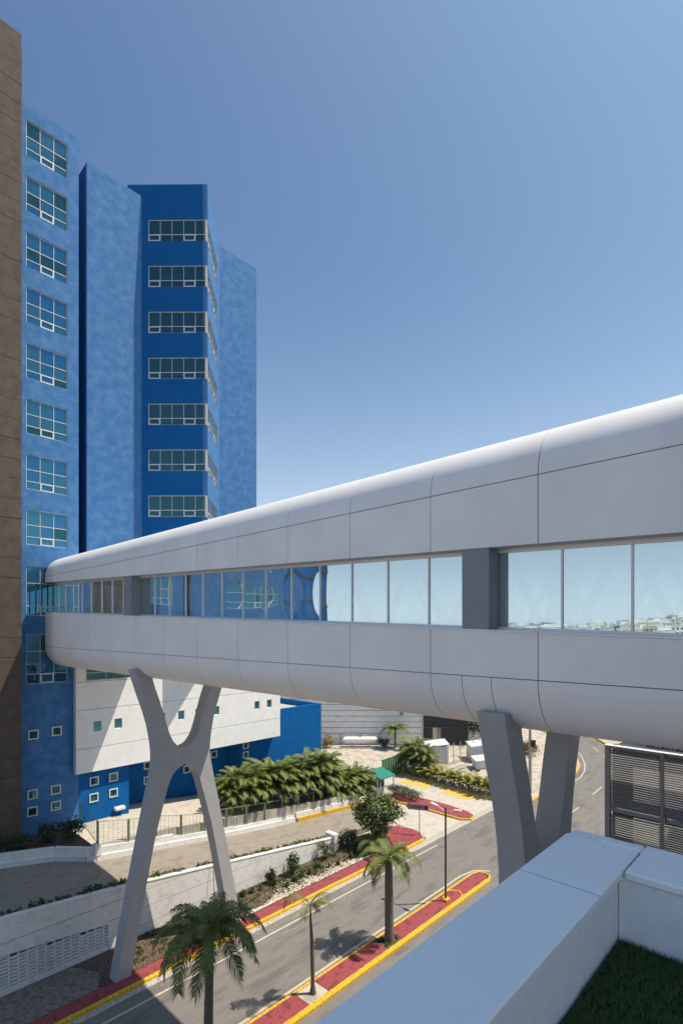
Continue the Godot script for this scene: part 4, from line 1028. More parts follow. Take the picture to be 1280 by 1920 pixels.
	for k in 8: tube(hs, [Vector3(42.1 + 0.3 * (k % 2), 0.1, -33.0 + k * 0.45), Vector3(42.1, 0.8, -33.0 + k * 0.45)], [0.03, 0.02], 5)
	part(hg, "stem", hs.commit(), M.bark_dark)
	# shaded shrubs at the foot of the brown tower
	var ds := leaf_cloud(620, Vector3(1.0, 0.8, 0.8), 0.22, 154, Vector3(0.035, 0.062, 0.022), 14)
	for q in [[12.0, -35.2, 1.0, "glossy dark shrub by the railing corner"], [10.9, -36.0, 0.9, "rounded dark shrub under the small square windows"], [9.4, -35.4, 0.8, "dark shrub at the foot of the brown tower"], [8.2, -35.7, 0.85, "low dark shrub beside the brown tower base"]]:
		bush("shaded_shrub", q[3], "shrub", ds, Vector3(q[0], 3.6, q[1]), q[0], Vector3.ONE * q[2], 0.8 * q[2], "shaded shrubs behind the low wall")

func areca(called: String, label: String, at: Vector3, ar: Array, s: float, n: int, stem: float, group: String) -> void:
	var t := thing(called, label, "palm tree", at, group)
	var st := stool()
	for k in 6:
		var a := k * 1.047 + at.x; var o := Vector3(cos(a), 0, sin(a)) * 0.22
		tube(st, [at + o * 0.8 - Vector3(0, 0.05, 0), at + o * 1.4 + Vector3(0, stem * s * rng.randf_range(0.7, 1.1), 0)], [0.045, 0.035], 6)
	part(t, "cane", st.commit(), M.bark)
	for k in n:
		var a := k * 2.39996 + at.x; var f := float(k) / n
		var h := stem * s * lerpf(1.12, 0.35, f)
		var b := Basis(Vector3.UP, a).scaled(Vector3.ONE * s * rng.randf_range(0.75, 1.05))
		part(t, "frond", ar[[0, 4, 1, 1, 2, 2, 3][mini(int(f * 7), 6)]], M.leaf, Transform3D(b, at + Vector3(cos(a) * 0.2, h, -sin(a) * 0.2)))

# ------------------------------------------------------------------ street furniture and background
func build_street_furniture() -> void:
	# double-armed street lamp on the median
	var b := Vector3(27.91, 0.14, -17.57)
	var t := thing("street_lamp", "dark street lamp post with two arms on the yellow block of the median", "street lamp", b)
	box(t, "base_block", M.yellow_paint, b + Vector3(-0.22, 0, -0.22), b + Vector3(0.22, 0.16, 0.22), 0.02)
	var ps := stool(); tube(ps, [b + Vector3(0, 0.15, 0), b + Vector3(0, 5.75, 0)], [0.065, 0.06], 8); part(t, "post", ps.commit(), M.dark_steel)
	for s in [-1.0, 1.0]:
		var a := stool(); tube(a, [b + Vector3(0, 5.5, 0), b + Vector3(0, 5.66, 0.35 * s), b + Vector3(0, 5.76, 0.62 * s)], [0.025, 0.025, 0.025], 6)
		var am := part(t, "arm", a.commit(), M.lamp_white)
		var hd := part(am, "lamp_head", cmesh(Vector3(0.2, 0.08, 0.5), 0.03), M.lamp_white, Transform3D(Basis(Vector3.RIGHT, -0.16 * s), b + Vector3(0, 5.8, 0.85 * s)))
		part(am, "lens", cmesh(Vector3(0.14, 0.02, 0.3), 0.004), M.lens_dark, Transform3D(Basis(Vector3.RIGHT, -0.16 * s), b + Vector3(0, 5.755, 0.85 * s)))
		hd.set_meta("label", "white lamp head")
	# arrow sign on the red island
	var g := Vector3(35.44, 0.15, -24.8)
	var sg := thing("arrow_sign", "grey arrow shaped direction sign on a thin post at the red island", "sign", g)
	var pp := stool(); tube(pp, [g, g + Vector3(0, 2.35, 0)], [0.035, 0.03], 7); part(sg, "post", pp.commit(), M.dark_steel)
	var cam_r := Vector3(0.45, 0, 0.89).normalized()
	var poly := [[-1.15, 0.28], [-0.85, 0.55], [-0.85, 0.48], [0.75, 0.48], [0.75, 0.0], [-0.85, 0.0], [-0.85, -0.08]]
	var o := g + Vector3(0, 1.98, 0); var nn := cam_r.cross(Vector3.UP)
	var ss := stool(); var pv := PackedVector2Array()
	for q in poly: pv.append(Vector2(q[0], q[1]))
	var idx := Geometry2D.triangulate_polygon(pv)
	for k in range(0, idx.size(), 3):
		for side in [1.0, -1.0]:
			var v := []
			for j in 3: v.append(o + cam_r * pv[idx[k + j]].x + Vector3(0, pv[idx[k + j]].y, 0) + nn * 0.015 * side)
			tri(ss, v[0], v[1], v[2], nn * side)
	for i in pv.size():
		var p := pv[i]; var q := pv[(i + 1) % pv.size()]
		var a0 := o + cam_r * p.x + Vector3(0, p.y, 0); var a1 := o + cam_r * q.x + Vector3(0, q.y, 0)
		quad(ss, a0 - nn * 0.015, a1 - nn * 0.015, a1 + nn * 0.015, a0 + nn * 0.015, (a1 - a0).cross(nn).normalized())
	part(sg, "board", ss.commit(), M.sign_board)
	part(sg, "symbol", cmesh(Vector3(0.3, 0.3, 0.01), 0.002), M.sign_blue, Transform3D(Basis(cam_r, Vector3.UP, nn), o + cam_r * 0.52 + Vector3(0, 0.24, 0) + nn * 0.022))
	# illegible dark lettering on the board
	var ls := stool()
	for k in 9: add_box(ls, Vector3(-0.62 + k * 0.1, 0.16 + 0.015 * (k % 2), -0.006), Vector3(-0.555 + k * 0.1, 0.31 + 0.02 * (k % 3), 0.006))
	part(sg, "lettering", ls.commit(), M.letter_plum, Transform3D(Basis(cam_r, Vector3.UP, nn), o + nn * 0.022))
	# thin post by the young palm
	var q := Vector3(30.6, 0.1, -25.2); var qs := stool(); tube(qs, [q, q + Vector3(0, 2.4, 0)], [0.03, 0.025], 6)
	single("thin_post", "thin bare post standing by the young palm", "post", qs.commit(), M.dark_steel)
	# guard booth with teal awning
	var gb := thing("guard_booth", "small white guard booth with a teal awning at the end of the palm hedge", "booth", Vector3(41, 0, -34.0))
	box(gb, "body", M.shed_white, Vector3(40.5, 0, -34.9), Vector3(41.7, 2.1, -33.5), 0.02)
	box(gb, "window", M.house_window, Vector3(40.7, 1.0, -33.51), Vector3(41.5, 1.8, -33.46), 0.004)
	part(gb, "awning", slab4(Vector3(39.9, 2.2, -32.5), Vector3(42.2, 2.2, -32.5), Vector3(42.2, 2.7, -34.3), Vector3(39.9, 2.7, -34.3), Vector3(0, -0.1, 0)), M.teal_awning)
	for x in [40.0, 42.1]: box(gb, "awning_post", M.pole_concrete, Vector3(x - 0.04, 0, -32.7), Vector3(x + 0.04, 2.15, -32.62), 0.005)
	# green corrugated gate
	var gt := thing("green_gate", "green corrugated metal gate across the driveway end", "gate", Vector3(48, 0, -39))
	var ga := Vector3(45.6, 0.05, -37.05); var gz := Vector3(50.8, 0.05, -37.4); var gr := (gz - ga).normalized(); var gl := (gz - ga).length(); var gn := gr.cross(Vector3.UP)
	var nb := 20
	for i in nb:
		var off := 0.05 if i % 2 == 0 else 0.0
		part(gt, "sheet_rib", cmesh(Vector3(gl / nb - 0.01, 2.2, 0.05), 0.012), M.gate_green, Transform3D(Basis(gr, Vector3.UP, gn), ga + gr * gl * (i + 0.5) / nb + Vector3(0, 1.1, 0) + gn * off))
	for y in [0.1, 2.15]: part(gt, "rail", cmesh(Vector3(gl, 0.08, 0.06), 0.01), M.gate_green, Transform3D(Basis(gr, Vector3.UP, gn), (ga + gz) / 2 + Vector3(0, y, 0) - gn * 0.06))
	# gas tank
	var tk := thing("gas_tank", "white horizontal gas tank on saddles by the boarded wall", "tank", Vector3(56.2, 0, -49.6))
	var d := Vector3(0.69, 0, 0.725); var c := Vector3(56.2, 1.05, -49.6); var L := 2.0; var r := 0.5
	var pts := []; var rad := []
	for k in range(0, 7): pts.append(c - d * (L + r * cos(k * PI / 12)) ); rad.append(r * sin(k * PI / 12) + 0.001)
	for k in range(6, -1, -1): pts.append(c + d * (L + r * cos(k * PI / 12))); rad.append(r * sin(k * PI / 12) + 0.001)
	var tks := stool(); tube(tks, pts, rad, 18); part(tk, "vessel", tks.commit(), M.tank_white)
	for s in [-1.2, 1.2]: part(tk, "saddle", cmesh(Vector3(0.25, 0.75, 0.8), 0.02), M.pole_concrete, Transform3D(Basis(d, Vector3.UP, d.cross(Vector3.UP)), c + d * s - Vector3(0, 0.67, 0)))
	box(tk, "valve_cap", M.dark_steel, c + Vector3(-0.12, 0.48, -0.12), c + Vector3(0.12, 0.65, 0.12), 0.02)
	var tf := thing("tank_railing", "thin wire railing in front of the gas tank", "railing", Vector3(57, 0, -49))
	for s in range(-3, 4):
		var p := c + d * s * 0.95 + Vector3(0.9, -1.05, -0.85); box(tf, "post", M.wire, p + Vector3(-0.03, 0, -0.03), p + Vector3(0.03, 1.7 if absi(s) == 3 else 1.2, 0.03), 0.004)
	var ws := stool()
	for y in [0.5, 1.15]: tube(ws, [c + d * -2.85 + Vector3(0.9, y - 1.05, -0.85), c + d * 2.85 + Vector3(0.9, y - 1.05, -0.85)], [0.015, 0.015], 4)
	part(tf, "wire", ws.commit(), M.wire)
	struct("tank_slab", prism(pts2([[52.5, -52.4], [54.4, -54.4], [60.6, -47.8], [58.7, -45.9]]), -0.1, 0.08), M.gutter_concrete)

func build_background() -> void:
	# white boarded warehouse, facing the camera
	var d := Vector3(0.6884, 0, 0.7254); var nn := d.cross(Vector3.UP)
	var t := thing("boarded_warehouse", "large white warehouse wall of wide horizontal boards", "building", Vector3(54.8, 0, -49.9))
	var a := Vector3(43.0, 0.0, -65.9); var len := 30.2
	var xf := Transform3D(Basis(d, Vector3.UP, nn), a + d * len / 2)
	var y := 0.05
	var i := 0
	while y < 10.5:
		part(t, "board", cmesh(Vector3(len, 0.765, 0.1), 0.015), M.warehouse_board, xf * Transform3D(Basis.IDENTITY, Vector3(0, y + 0.4, 0.004 * (i % 3))))
		y += 0.84; i += 1
	part(t, "body", cmesh(Vector3(len - 0.2, 10.6, 12), 0.0), M.liner_grey, xf * Transform3D(Basis.IDENTITY, Vector3(0, 5.3, -6.04)))
	part(t, "roof", cmesh(Vector3(len, 0.2, 12.2), 0.01), M.shed_white, xf * Transform3D(Basis.IDENTITY, Vector3(0, 10.75, -6.0)))
	part(t, "wall_vent", cmesh(Vector3(0.5, 0.35, 0.2), 0.03), M.sign_grey, xf * Transform3D(Basis.IDENTITY, Vector3(11.9, 4.6, 0.1)))
	# cream building with a dark glazed front and letters on its wall
	var e := thing("cream_building", "cream building with a dark screened front and dark green units above", "building", Vector3(69, 0, -42))
	var b := Transform3D(Basis(d, Vector3.UP, nn), Vector3(63.4, 0, -43.6))
	part(e, "wall", cmesh(Vector3(14, 9, 6), 0.02), M.warehouse_board, b * Transform3D(Basis.IDENTITY, Vector3(7.0, 4.5, -4.6)))
	for k in 5:
		if k == 1: part(e, "door", cmesh(Vector3(0.75, 2.6, 0.05), 0.01), M.house_cream, b * Transform3D(Basis.IDENTITY, Vector3(0.35 + k * 1.3 - 0.1, 1.3, -0.3)))
		part(e, "screen_panel", cmesh(Vector3(1.22, 1.75, 0.05), 0.005), M.dark_panel, b * Transform3D(Basis.IDENTITY, Vector3(0.65 + k * 1.3, 3.45, -0.3)))
		if k != 1: part(e, "screen_panel", cmesh(Vector3(1.22, 2.5, 0.05), 0.005), M.dark_panel, b * Transform3D(Basis.IDENTITY, Vector3(0.65 + k * 1.3, 1.28, -0.3)))
	for k in 6: part(e, "screen_post", cmesh(Vector3(0.07, 4.4, 0.1), 0.005), M.dark_steel, b * Transform3D(Basis.IDENTITY, Vector3(k * 1.3, 2.2, -0.27)))
	part(e, "upper_window", cmesh(Vector3(2.0, 1.4, 0.06), 0.01), M.dark_panel, b * Transform3D(Basis.IDENTITY, Vector3(1.0, 5.2, -1.55)))
	# dark green service units on the ledge above the screens
	for q in [[3.6, 4.75, 0.25, 1.3], [4.0, 4.75, 0.3, 1.3], [4.6, 5.0, 1.6, 0.14], [5.2, 4.75, 0.2, 0.9], [6.1, 5.1, 0.18, 0.7]]:
		part(e, "roof_unit", cmesh(Vector3(q[2], q[3], 0.5), 0.02), M.letter_dark, b * Transform3D(Basis.IDENTITY, Vector3(q[0] + q[2] / 2, q[1] + q[3] / 2, -1.2)))
	# sheds
	for s in [["white shed with a pitched metal roof behind the young palms", Vector3(57.4, 0, -37.6), 2.6, 3.2, 2.1], ["grey white flat shed beside the sloping mesh fence", Vector3(62.0, 0, -33.6), 3.2, 3.0, 2.0], ["low white tank cover next to the flat shed", Vector3(58.4, 0, -31.3), 2.4, 2.4, 1.1]]:
		var sh := thing("shed", s[0], "shed", s[1], "white sheds beyond the driveway")
		var p: Vector3 = s[1]
		var bb := Transform3D(Basis(d, Vector3.UP, nn), p)
		part(sh, "body", cmesh(Vector3(s[2], s[4], s[3]), 0.02), M.shed_white, bb * Transform3D(Basis.IDENTITY, Vector3(0, s[4] / 2, 0)))
		part(sh, "roof", cmesh(Vector3(s[2] + 0.3, 0.07, s[3] + 0.3), 0.01), M.lamp_white, bb * Transform3D(Basis(Vector3.FORWARD, -0.12), Vector3(0, s[4] + 0.16, 0)))
	var fc := thing("mesh_fence", "sloping wire mesh fence between the sheds", "fence", Vector3(58, 0, -34.5))
	var fs := stool()
	for k in 7:
		var p := Vector3(55.0 + k * 1.3, 0, -35.5 + k * 0.2)
		box(fc, "post", M.pole_concrete, p + Vector3(-0.04, 0, -0.04), p + Vector3(0.04, 2.6, 0.04), 0.005)
		if k < 6:
			for j in 8: tube(fs, [p + Vector3(0, 0.3 * j, 0), p + Vector3(1.3, 0.3 * j, 0.2)], [0.012, 0.012], 3)
	part(fc, "wire", fs.commit(), M.wire)
	# utility poles between the support arms
	var up := thing("utility_pole", "pale concrete utility pole with a small dark box seen between the support arms", "utility pole", Vector3(52.45, 0.1, -22.9))
	var us := stool(); tube(us, [Vector3(52.45, 0.05, -22.9), Vector3(52.45, 9.0, -22.9)], [0.19, 0.13], 10); part(up, "pole", us.commit(), M.pole_concrete)
	box(up, "meter_box", M.dark_panel, Vector3(52.2, 4.9, -22.7), Vector3(52.6, 5.6, -22.35), 0.03)
	box(up, "crossarm", M.pole_concrete, Vector3(52.3, 7.6, -22.95), Vector3(52.6, 7.72, -21.6), 0.01)
	var lm := thing("lattice_mast", "white steel lattice mast on a yellow block behind the support", "mast", Vector3(63.1, 0.1, -29.2))
	box(lm, "base_block", M.yellow_paint, Vector3(62.5, 0.1, -29.8), Vector3(63.7, 0.75, -28.6), 0.03)
	for q in [[-0.3, -0.3], [0.3, -0.3], [0.3, 0.3], [-0.3, 0.3]]: box(lm, "leg", M.lamp_white, Vector3(63.1 + q[0] - 0.05, 0.7, -29.2 + q[1] - 0.05), Vector3(63.1 + q[0] + 0.05, 9.0, -29.2 + q[1] + 0.05), 0.005)
	var ls := stool()
	for k in 12:
		var yy := 4.8 + k * 0.35; var s := 1.0 if k % 2 == 0 else -1.0
		tube(ls, [Vector3(63.1 - 0.3 * s, yy, -28.9), Vector3(63.1 + 0.3 * s, yy + 0.35, -28.9)], [0.035, 0.035], 4); tube(ls, [Vector3(63.1 - 0.9, yy, -28.9), Vector3(63.1 + 0.9, yy, -28.9)], [0.03, 0.03], 4)
	part(lm, "lacing", ls.commit(), M.lamp_white)
	var oh := leaf_cloud(900, Vector3(3.2, 0.9, 1.1), 0.3, 161, Vector3(0.16, 0.11, 0.02), 20)
	bush("ochre_hedge", "ochre yellow hedge behind the utility pole", "hedge", oh, Vector3(69, 0, -30.5), 0.8, Vector3.ONE, 0.95)
	var dt := leaf_cloud(1500, Vector3(2.6, 2.2, 2.6), 0.4, 162, Vector3(0.04, 0.06, 0.025), 22)
	bush("dark_tree", "dark green tree behind the ochre hedge", "tree", dt, Vector3(76, 0, -37), 0.8, Vector3.ONE, 2.6, "trees behind the street bend")
	bush("dark_tree", "dark green tree behind the lattice mast", "tree", dt, Vector3(71, 0, -40), 2.0, Vector3(1.2, 1.1, 1.2), 2.8, "trees behind the street bend")
	var gw := thing("grey_shed", "grey block wall building behind the trees at the street bend", "building", Vector3(84, 0, -44))
	box(gw, "body", M.sign_grey, Vector3(76, 0, -50), Vector3(92, 6, -44), 0.02)
	box(gw, "roof", M.shed_white, Vector3(75.8, 6.0, -50.2), Vector3(92.2, 6.2, -43.8), 0.02)
	# fin clad building beyond the louvre screen
	var fb := thing("finned_building", "building with grey vertical fins beyond the louvre screen", "building", Vector3(88, 0, -12))
	box(fb, "body", M.dark_panel, Vector3(84.4, 0, -20), Vector3(96, 9, 8), 0.02)
	for k in 46:
		var zz := -19.8 + k * 0.6
		box(fb, "fin", [M.shed_white, M.sign_grey, M.pole_concrete][(k * 7) % 3], Vector3(84.0, 0.2, zz), Vector3(84.38, 9.2, zz + [0.12, 0.3, 0.42][(k * 5) % 3]), 0.01)

func build_louvre() -> void:
	# dark louvre screen past the bridge, parallel to it
	var X := 19.9; var top := 12.88; var z0 := -5.95
	var t := thing("louvre_screen", "dark grey louvre screen of thin slats in steel frames below the bridge", "screen", Vector3(X, 8.5, -3.5))
	var ks := 16.0; var bayw := 1.72
	for k in 4:
		var za := z0 + k * bayw; var zb := za + bayw
		box(t, "post", M.louvre_grey, Vector3(X - 0.06, 8.3, za), Vector3(X + 0.1, top, za + (0.17 if k == 0 else 0.1)), 0.006)
		if k == 3: continue
		box(t, "top_rail", M.aluminium if false else M.louvre_grey, Vector3(X - 0.05, top - 0.09, za + 0.175), Vector3(X + 0.1, top - 0.002, zb - 0.004), 0.006)
		box(t, "mid_rail", M.louvre_grey, Vector3(X - 0.05, 10.58, za + 0.175), Vector3(X + 0.1, 10.70, zb - 0.004), 0.006)
		var sl := cmesh(Vector3(0.072, 0.010, bayw - 0.12), 0.002)
		var n := 0
		var y := top - 0.17
		while y > 8.4:
			if y > 10.76 or y < 10.52:
				part(t, "slat", sl, M.louvre_grey, Transform3D(Basis(Vector3(0, 0, 1), 0.62), Vector3(X + 0.02, y, za + 0.11 + (bayw - 0.12) / 2)))
			y -= 0.078; n += 1
	box(t, "top_flashing", M.lamp_white, Vector3(X - 0.08, top, z0), Vector3(X + 0.14, top + 0.025, z0 + 3 * bayw + 0.1), 0.004)
	for q in [[12.1, 12.85, 0.1, 5.2], [8.3, 12.09, 0.1, 0.75], [10.35, 10.95, 0.76, 3.75], [8.3, 12.09, 3.76, 5.2]]:
		box(t, "backing_panel", M.louvre_back, Vector3(X + 0.5, q[0], z0 + q[2]), Vector3(X + 0.6, q[1], z0 + q[3]), 0.004)
	box(t, "plinth", M.sign_grey, Vector3(X - 0.3, 0.0, z0), Vector3(X + 5.0, 8.29, z0 + 6.0), 0.02)

func build_terrace() -> void:
	# own building: roof terrace with a wide painted coping
	var t := thing("roof_parapet", "blue grey painted parapet with a wide coping round the roof terrace", "parapet", Vector3(0, 14.6, 0))
	var yt := 15.2; var xo := 4.9; var zo := -1.73; var xi := 4.26; var zi := -1.155
	box(t, "parapet_wall", M.parapet_paint, Vector3(-9.0, 13.4, zo + 0.04), Vector3(xo - 0.04, yt - 0.07, zi - 0.04), 0.004)
	box(t, "parapet_wall", M.parapet_paint, Vector3(xi + 0.035, 13.4, zi - 0.035), Vector3(xo - 0.04, yt - 0.07, 2.0), 0.004)
	box(t, "coping", M.coping_paint, Vector3(-9.0, yt - 0.07, zo), Vector3(3.748, yt, zi), 0.010)
	box(t, "coping", M.coping_paint, Vector3(3.772, yt - 0.07, zo), Vector3(xo - 0.185, yt, zi), 0.010)
	box(t, "coping", M.coping_paint, Vector3(xi, yt - 0.07, zi + 0.012), Vector3(xo, yt - 0.002, 2.0), 0.014)
	box(t, "coping", M.coping_paint, Vector3(xo - 0.16, yt - 0.07, zo), Vector3(xo, yt - 0.012, zi + 0.008), 0.02)
	box(t, "joint_bead", M.coping_paint, Vector3(xo - 0.19, yt - 0.03, zi - 0.3), Vector3(xo - 0.15, yt + 0.012, zi + 0.01), 0.012)
	var yg := 14.66
	var body := thing("terrace_building", "plain rendered block carrying the roof terrace", "building", Vector3(-2, 0, 6))
	box(body, "body", M.parapet_paint, Vector3(-8.9, 0, zo + 0.06), Vector3(xo - 0.06, 13.39, 1.98), 0.01)
	box(body, "roof_slab", M.turf, Vector3(-8.9, 13.39, zi - 0.03), Vector3(xi + 0.02, yg, 1.98), 0.0)
	# turf of short blades
	var st := stool()
	for k in 9:
		var a := k * 2.4; var p := Vector3(cos(a), 0, sin(a)) * 0.012 * (k % 4); var l := 0.030 + 0.006 * (k % 3)
		var d := Vector3(cos(a * 1.7), 0, sin(a * 1.7)); var s := d.cross(Vector3.UP) * 0.0025
		st.set_color(Color(0.040 + 0.008 * (k % 3), 0.085 + 0.014 * (k % 4), 0.020))
		tri(st, p - s, p + s, p + d * l * 0.6 + Vector3(0, l, 0), Vector3(d.x * -0.5, 0.8, d.z * -0.5).normalized())
	var mm := MultiMesh.new(); mm.transform_format = MultiMesh.TRANSFORM_3D; mm.mesh = st.commit()
	var tf := []
	var x := 0.8
	while x < xi:
		var z := zi + 0.005
		while z < 1.3:
			tf.append(Transform3D(Basis(Vector3.UP, rng.randf() * 6.3).scaled(Vector3(1, rng.randf_range(0.7, 1.25), 1)), Vector3(x + rng.randf_range(-0.02, 0.02), yg - 0.003, z + rng.randf_range(-0.02, 0.02))))
			z += 0.024
		x += 0.024
	mm.instance_count = tf.size()
	for i in tf.size(): mm.set_instance_transform(i, tf[i])
	var mi := MultiMeshInstance3D.new(); mi.multimesh = mm; mi.material_override = M.blade; mi.name = "turf"; add_child(mi)
	mi.set_meta("kind", "stuff"); mi.set_meta("label", "dark green turf on the roof terrace"); mi.set_meta("category", "grass")
	# the clinic that the bridge runs into; it stands behind the terrace and shades it
	var c := thing("clinic_building", "pale grey clinic block behind the terrace where the skybridge ends", "building", Vector3(10, 0, 12))
	var holes := []
	for k in 4: holes.append([1.0 + k * 5.0, 22.8, 4.0, 1.8])
	for k in 2: holes.append([1.0 + k * 5.0, 9.0, 4.0, 2.2])
	wall(c, "facade", M.cladding, Vector3(28, 0, 2.01), Vector3(-1, 0, 0), 24.6, 27.2, holes, 0.3)
	for h in holes: window(c, Vector3(28 - h[0], h[1], 2.01), Vector3(-1, 0, 0), h[2], h[3], 3, [1.0], [], {"recess": 0.05})
	box(c, "body", M.room_wall, Vector3(3.6, 0, 3.0), Vector3(28, 26.8, 24), 0.0)
	box(c, "roof", M.gutter_concrete, Vector3(3.5, 26.81, 2.32), Vector3(28, 27.1, 24), 0.0)

# ------------------------------------------------------------------ the town mirrored in the bridge glass
func town_y(x: float, z: float) -> float:
	var dist := -x; var q := -z / maxf(dist, 1.0)
	var side := clampf((0.62 - q) / 0.12, 0, 1) * clampf((q + 0.35) / 0.3, 0, 1)
	var h := clampf((dist - 330.0) / 700.0, 0, 1)
	return -0.1 + side * (9.0 * smoothstep(300.0, 420.0, dist) + 23.0 * h * h * (3 - 2 * h) * (0.75 + 0.5 * sin(q * 9.0 + 1.0) * 0.6) + 1.5 * sin(x * 0.013) * sin(z * 0.017))

func build_town() -> void:
	var st := stool(); var nx := 40; var nz := 30
	st.set_smooth_group(0)
	var P := func(i: int, j: int) -> Vector3:
		var x := -280.0 - 1000.0 * pow(float(i) / nx, 1.3); var q := lerpf(-0.35, 0.66, float(j) / nz)
		var z := x * q
		return Vector3(x, town_y(x, z) - 0.05, z)
	for i in nx:
		for j in nz:
			for k in [[i, j], [i, j + 1], [i + 1, j + 1], [i, j], [i + 1, j + 1], [i + 1, j]]: st.add_vertex(P.call(k[0], k[1]))
	st.index(); st.generate_normals()
	struct("hillside", st.commit(), M.hill_green)
	# far hills
	for h in [[-2300.0, 60.0, 1100.0, 15.0, 0.0], [-2700.0, -500.0, 1100.0, 20.0, 1.7]]:
		var hs := stool(); hs.set_smooth_group(0)
		var Q := func(i: int, j: int) -> Vector3:
			var s := i / 40.0; var u := j / 10.0
			var y: float = h[3] * 1.9 * sin(PI * s) * (1.0 + 0.25 * sin(s * 13.0 + h[4]) + 0.12 * sin(s * 31.0)) * sin(PI * clampf(u, 0.0, 1.0))
			return Vector3(h[0] + (u - 0.5) * 600.0, y - 2.0, -520.0 + h[1] + (s - 0.5) * 2.0 * h[2])
		for i in 40:
			for j in 10:
				for k in [[i, j], [i, j + 1], [i + 1, j + 1], [i, j], [i + 1, j + 1], [i + 1, j]]: hs.add_vertex(Q.call(k[0], k[1]))
		hs.index(); hs.generate_normals()
		struct("hill", hs.commit(), M.hill_green)
	# houses: prototypes with wall, roof and windows, then copies
	var protos := []
	for k in 5:
		var sz: Vector3 = [Vector3(9, 6, 9), Vector3(14, 7, 10), Vector3(22, 5, 12), Vector3(8, 9, 9), Vector3(12, 10, 11)][k]
		var o := Node3D.new(); o.name = "house"; protos.append([o, sz])
		var parts := [["wall", Vector3(0, sz.y / 2 - 1.5, 0), Vector3(sz.x, sz.y + 3, sz.z)], ["roof", Vector3(0, sz.y + 0.2, 0), Vector3(sz.x + 0.4, 0.4, sz.z + 0.4)]]
		if k % 2 == 0: parts.append(["wall", Vector3(sz.x * 0.2, sz.y + 1.6, 0), Vector3(sz.x * 0.45, 2.6, sz.z * 0.6)])
		var cnt := int(sz.z / 2.4)
		for f in int(sz.y / 3.0):
			for w in cnt:
				parts.append(["window", Vector3(sz.x / 2 + 0.02, f * 3.0 + 1.7, (w + 0.5 - cnt / 2.0) * 2.4), Vector3(0.1, 1.3, 1.2)])
		for p in parts:
			var m := MeshInstance3D.new(); m.mesh = cmesh(p[2], 0.03); m.position = p[1]; m.name = p[0]
			m.material_override = M.house_window if p[0] == "window" else M.house_white
			o.add_child(m, true)
	var r := RandomNumberGenerator.new(); r.seed = 77
	for i in 250:
		var dist := 360.0 + 700.0 * pow(r.randf(), 1.2); var q := r.randf_range(0.13, 0.52)
		if i % 3 == 0: q = r.randf_range(0.13, 0.27)
		var k := r.randi() % 5
		var o: Node3D = protos[k][0].duplicate(); o.name = numbered("house"); add_child(o)
		var x := -dist; var z := -dist * q
		o.position = Vector3(x, town_y(x, z), z); o.rotation.y = r.randf_range(-0.35, 0.1)
		o.scale = Vector3.ONE * r.randf_range(0.75, 1.15)
		var mat: Material = [M.house_white, M.house_white, M.house_white, M.house_white, M.house_white, M.house_white, M.house_white if i % 3 else M.house_cream, M.house_orange if i % 4 == 0 else M.house_white][r.randi() % 8]
		var word := "white"
		if mat != M.house_white:
			word = "cream" if mat == M.house_cream else "orange"
			for c in o.get_children():
				if c.name.begins_with("wall"): c.material_override = mat
		o.set_meta("label", word + [" small cubic house", " two storey house", " long low house", " tall narrow house", " three storey block"][k] + " on the hillside mirrored in the glass")
		o.set_meta("category", "house"); o.set_meta("group", "hillside houses mirrored in the bridge glass, " + word + " kind %d" % k)
	for p in protos: p[0].free()
	var lc := leaf_cloud(260, Vector3(5, 3.6, 5), 1.6, 171, Vector3(0.05, 0.07, 0.025), 12)
	for i in 70:
		var dist := r.randf_range(340, 760); var q := r.randf_range(0.14, 0.52)
		if i < 34: dist = r.randf_range(330, 420)
		var x := -dist; var z := -dist * q
		bush("hillside_tree", "round green tree on the hillside mirrored in the glass", "tree", lc, Vector3(x, town_y(x, z), z), r.randf() * 6, Vector3.ONE * r.randf_range(0.7, 1.4), 3.0, "hillside trees mirrored in the bridge glass")

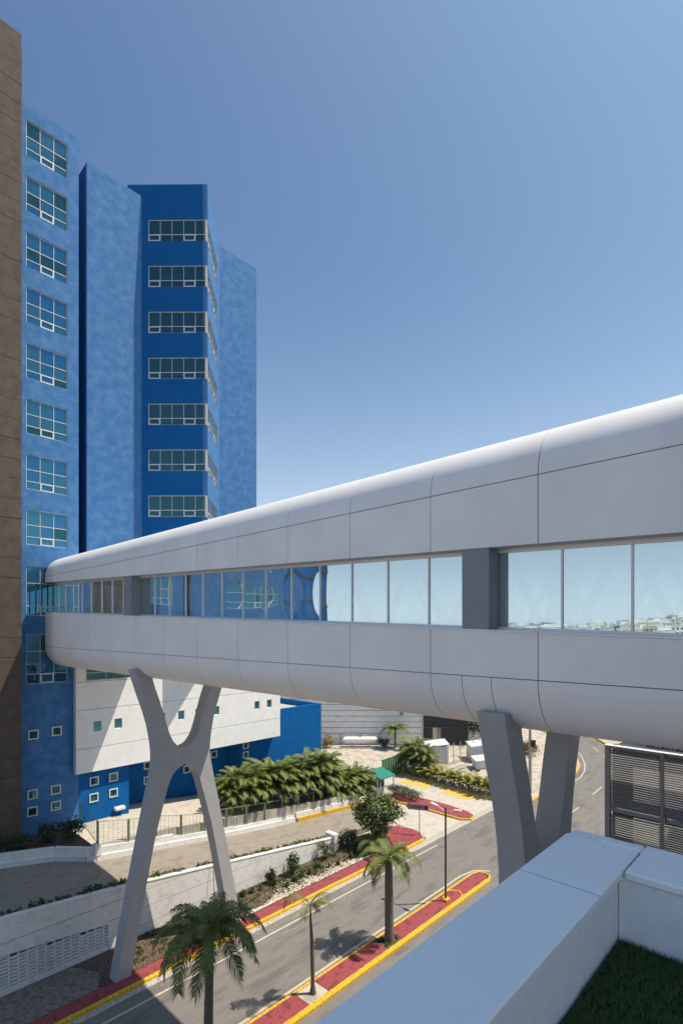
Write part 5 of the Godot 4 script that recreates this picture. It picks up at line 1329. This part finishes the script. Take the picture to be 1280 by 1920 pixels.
# ------------------------------------------------------------------ sky: clear air, paler towards the horizon and around the sun
func sky_image(sun: Vector3, gain: float) -> ImageTexture:
	var w := 512; var h := 256
	var im := Image.create(w, h, false, Image.FORMAT_RGBF)
	for j in h:
		var el := PI / 2 - PI * (j + 0.5) / h
		for i in w:
			var ph := TAU * (i + 0.5) / w
			var d := Vector3(sin(ph) * cos(el), sin(el), -cos(ph) * cos(el))
			var y := maxf(d.y, 0.0); var g := exp(-rad_to_deg(acos(clampf(d.dot(sun), -1, 1))) / 32.0)
			var q := 1.0 - y
			im.set_pixel(i, j, Color(0.01 + 1.02 * pow(q, 3.9) + 0.665 * g, 0.045 + 1.08 * pow(q, 3.3) + 0.94 * g, 0.20 + 0.96 * pow(q, 2.7) + 1.05 * g) * gain)
	return ImageTexture.create_from_image(im)

# ------------------------------------------------------------------ build
func _ready() -> void:
	rng.seed = 20240
	var cam := Camera3D.new(); cam.name = "camera"; add_child(cam)
	cam.position = Vector3(0, EYE, 0); cam.rotation_degrees = Vector3(0, -46.5, 0)
	cam.projection = Camera3D.PROJECTION_FRUSTUM
	cam.near = 0.1; cam.far = 9000.0
	cam.size = 2.0 * 0.1 * 960.0 / FOCAL
	cam.frustum_offset = Vector2(0, 0.1 * 220.0 / FOCAL)
	cam.current = true
	var we := WorldEnvironment.new(); we.name = "environment"; add_child(we)
	var env := Environment.new(); we.environment = env
	env.background_mode = Environment.BG_SKY
	var sm := PanoramaSkyMaterial.new(); sm.panorama = sky_image(Vector3(0.348, 0.883, 0.315), 1.12 / 2.05)
	var sky := Sky.new(); sky.sky_material = sm; env.sky = sky
	env.tonemap_mode = Environment.TONE_MAPPER_LINEAR
	env.tonemap_exposure = 2.05
	env.fog_enabled = true; env.fog_density = 0.0001; env.fog_light_color = Color(0.66, 0.76, 0.84)
	env.sdfgi_enabled = true; env.ssao_enabled = true; env.ssil_enabled = true
	var sun := DirectionalLight3D.new(); sun.name = "sun"; add_child(sun)
	sun.look_at_from_position(Vector3.ZERO, -Vector3(0.348, 0.883, 0.315), Vector3.UP)
	sun.light_energy = 0.97; sun.light_color = Color(1.0, 0.95, 0.87); sun.light_angular_distance = 0.5; sun.shadow_enabled = true

	make_materials()
	build_ground()
	build_retaining_wall()
	build_low_wall_and_fence()
	build_tower()
	build_wings()
	build_bridge()
	build_support(-25.2, "tall grey X shaped steel support standing on the pavement edge by the white wall")
	build_support(-6.0, "dark grey V topped steel support rising behind the roof parapet")
	build_louvre()
	build_terrace()
	build_background()
	build_street_furniture()
	build_plants()
	build_town()
	print("built")
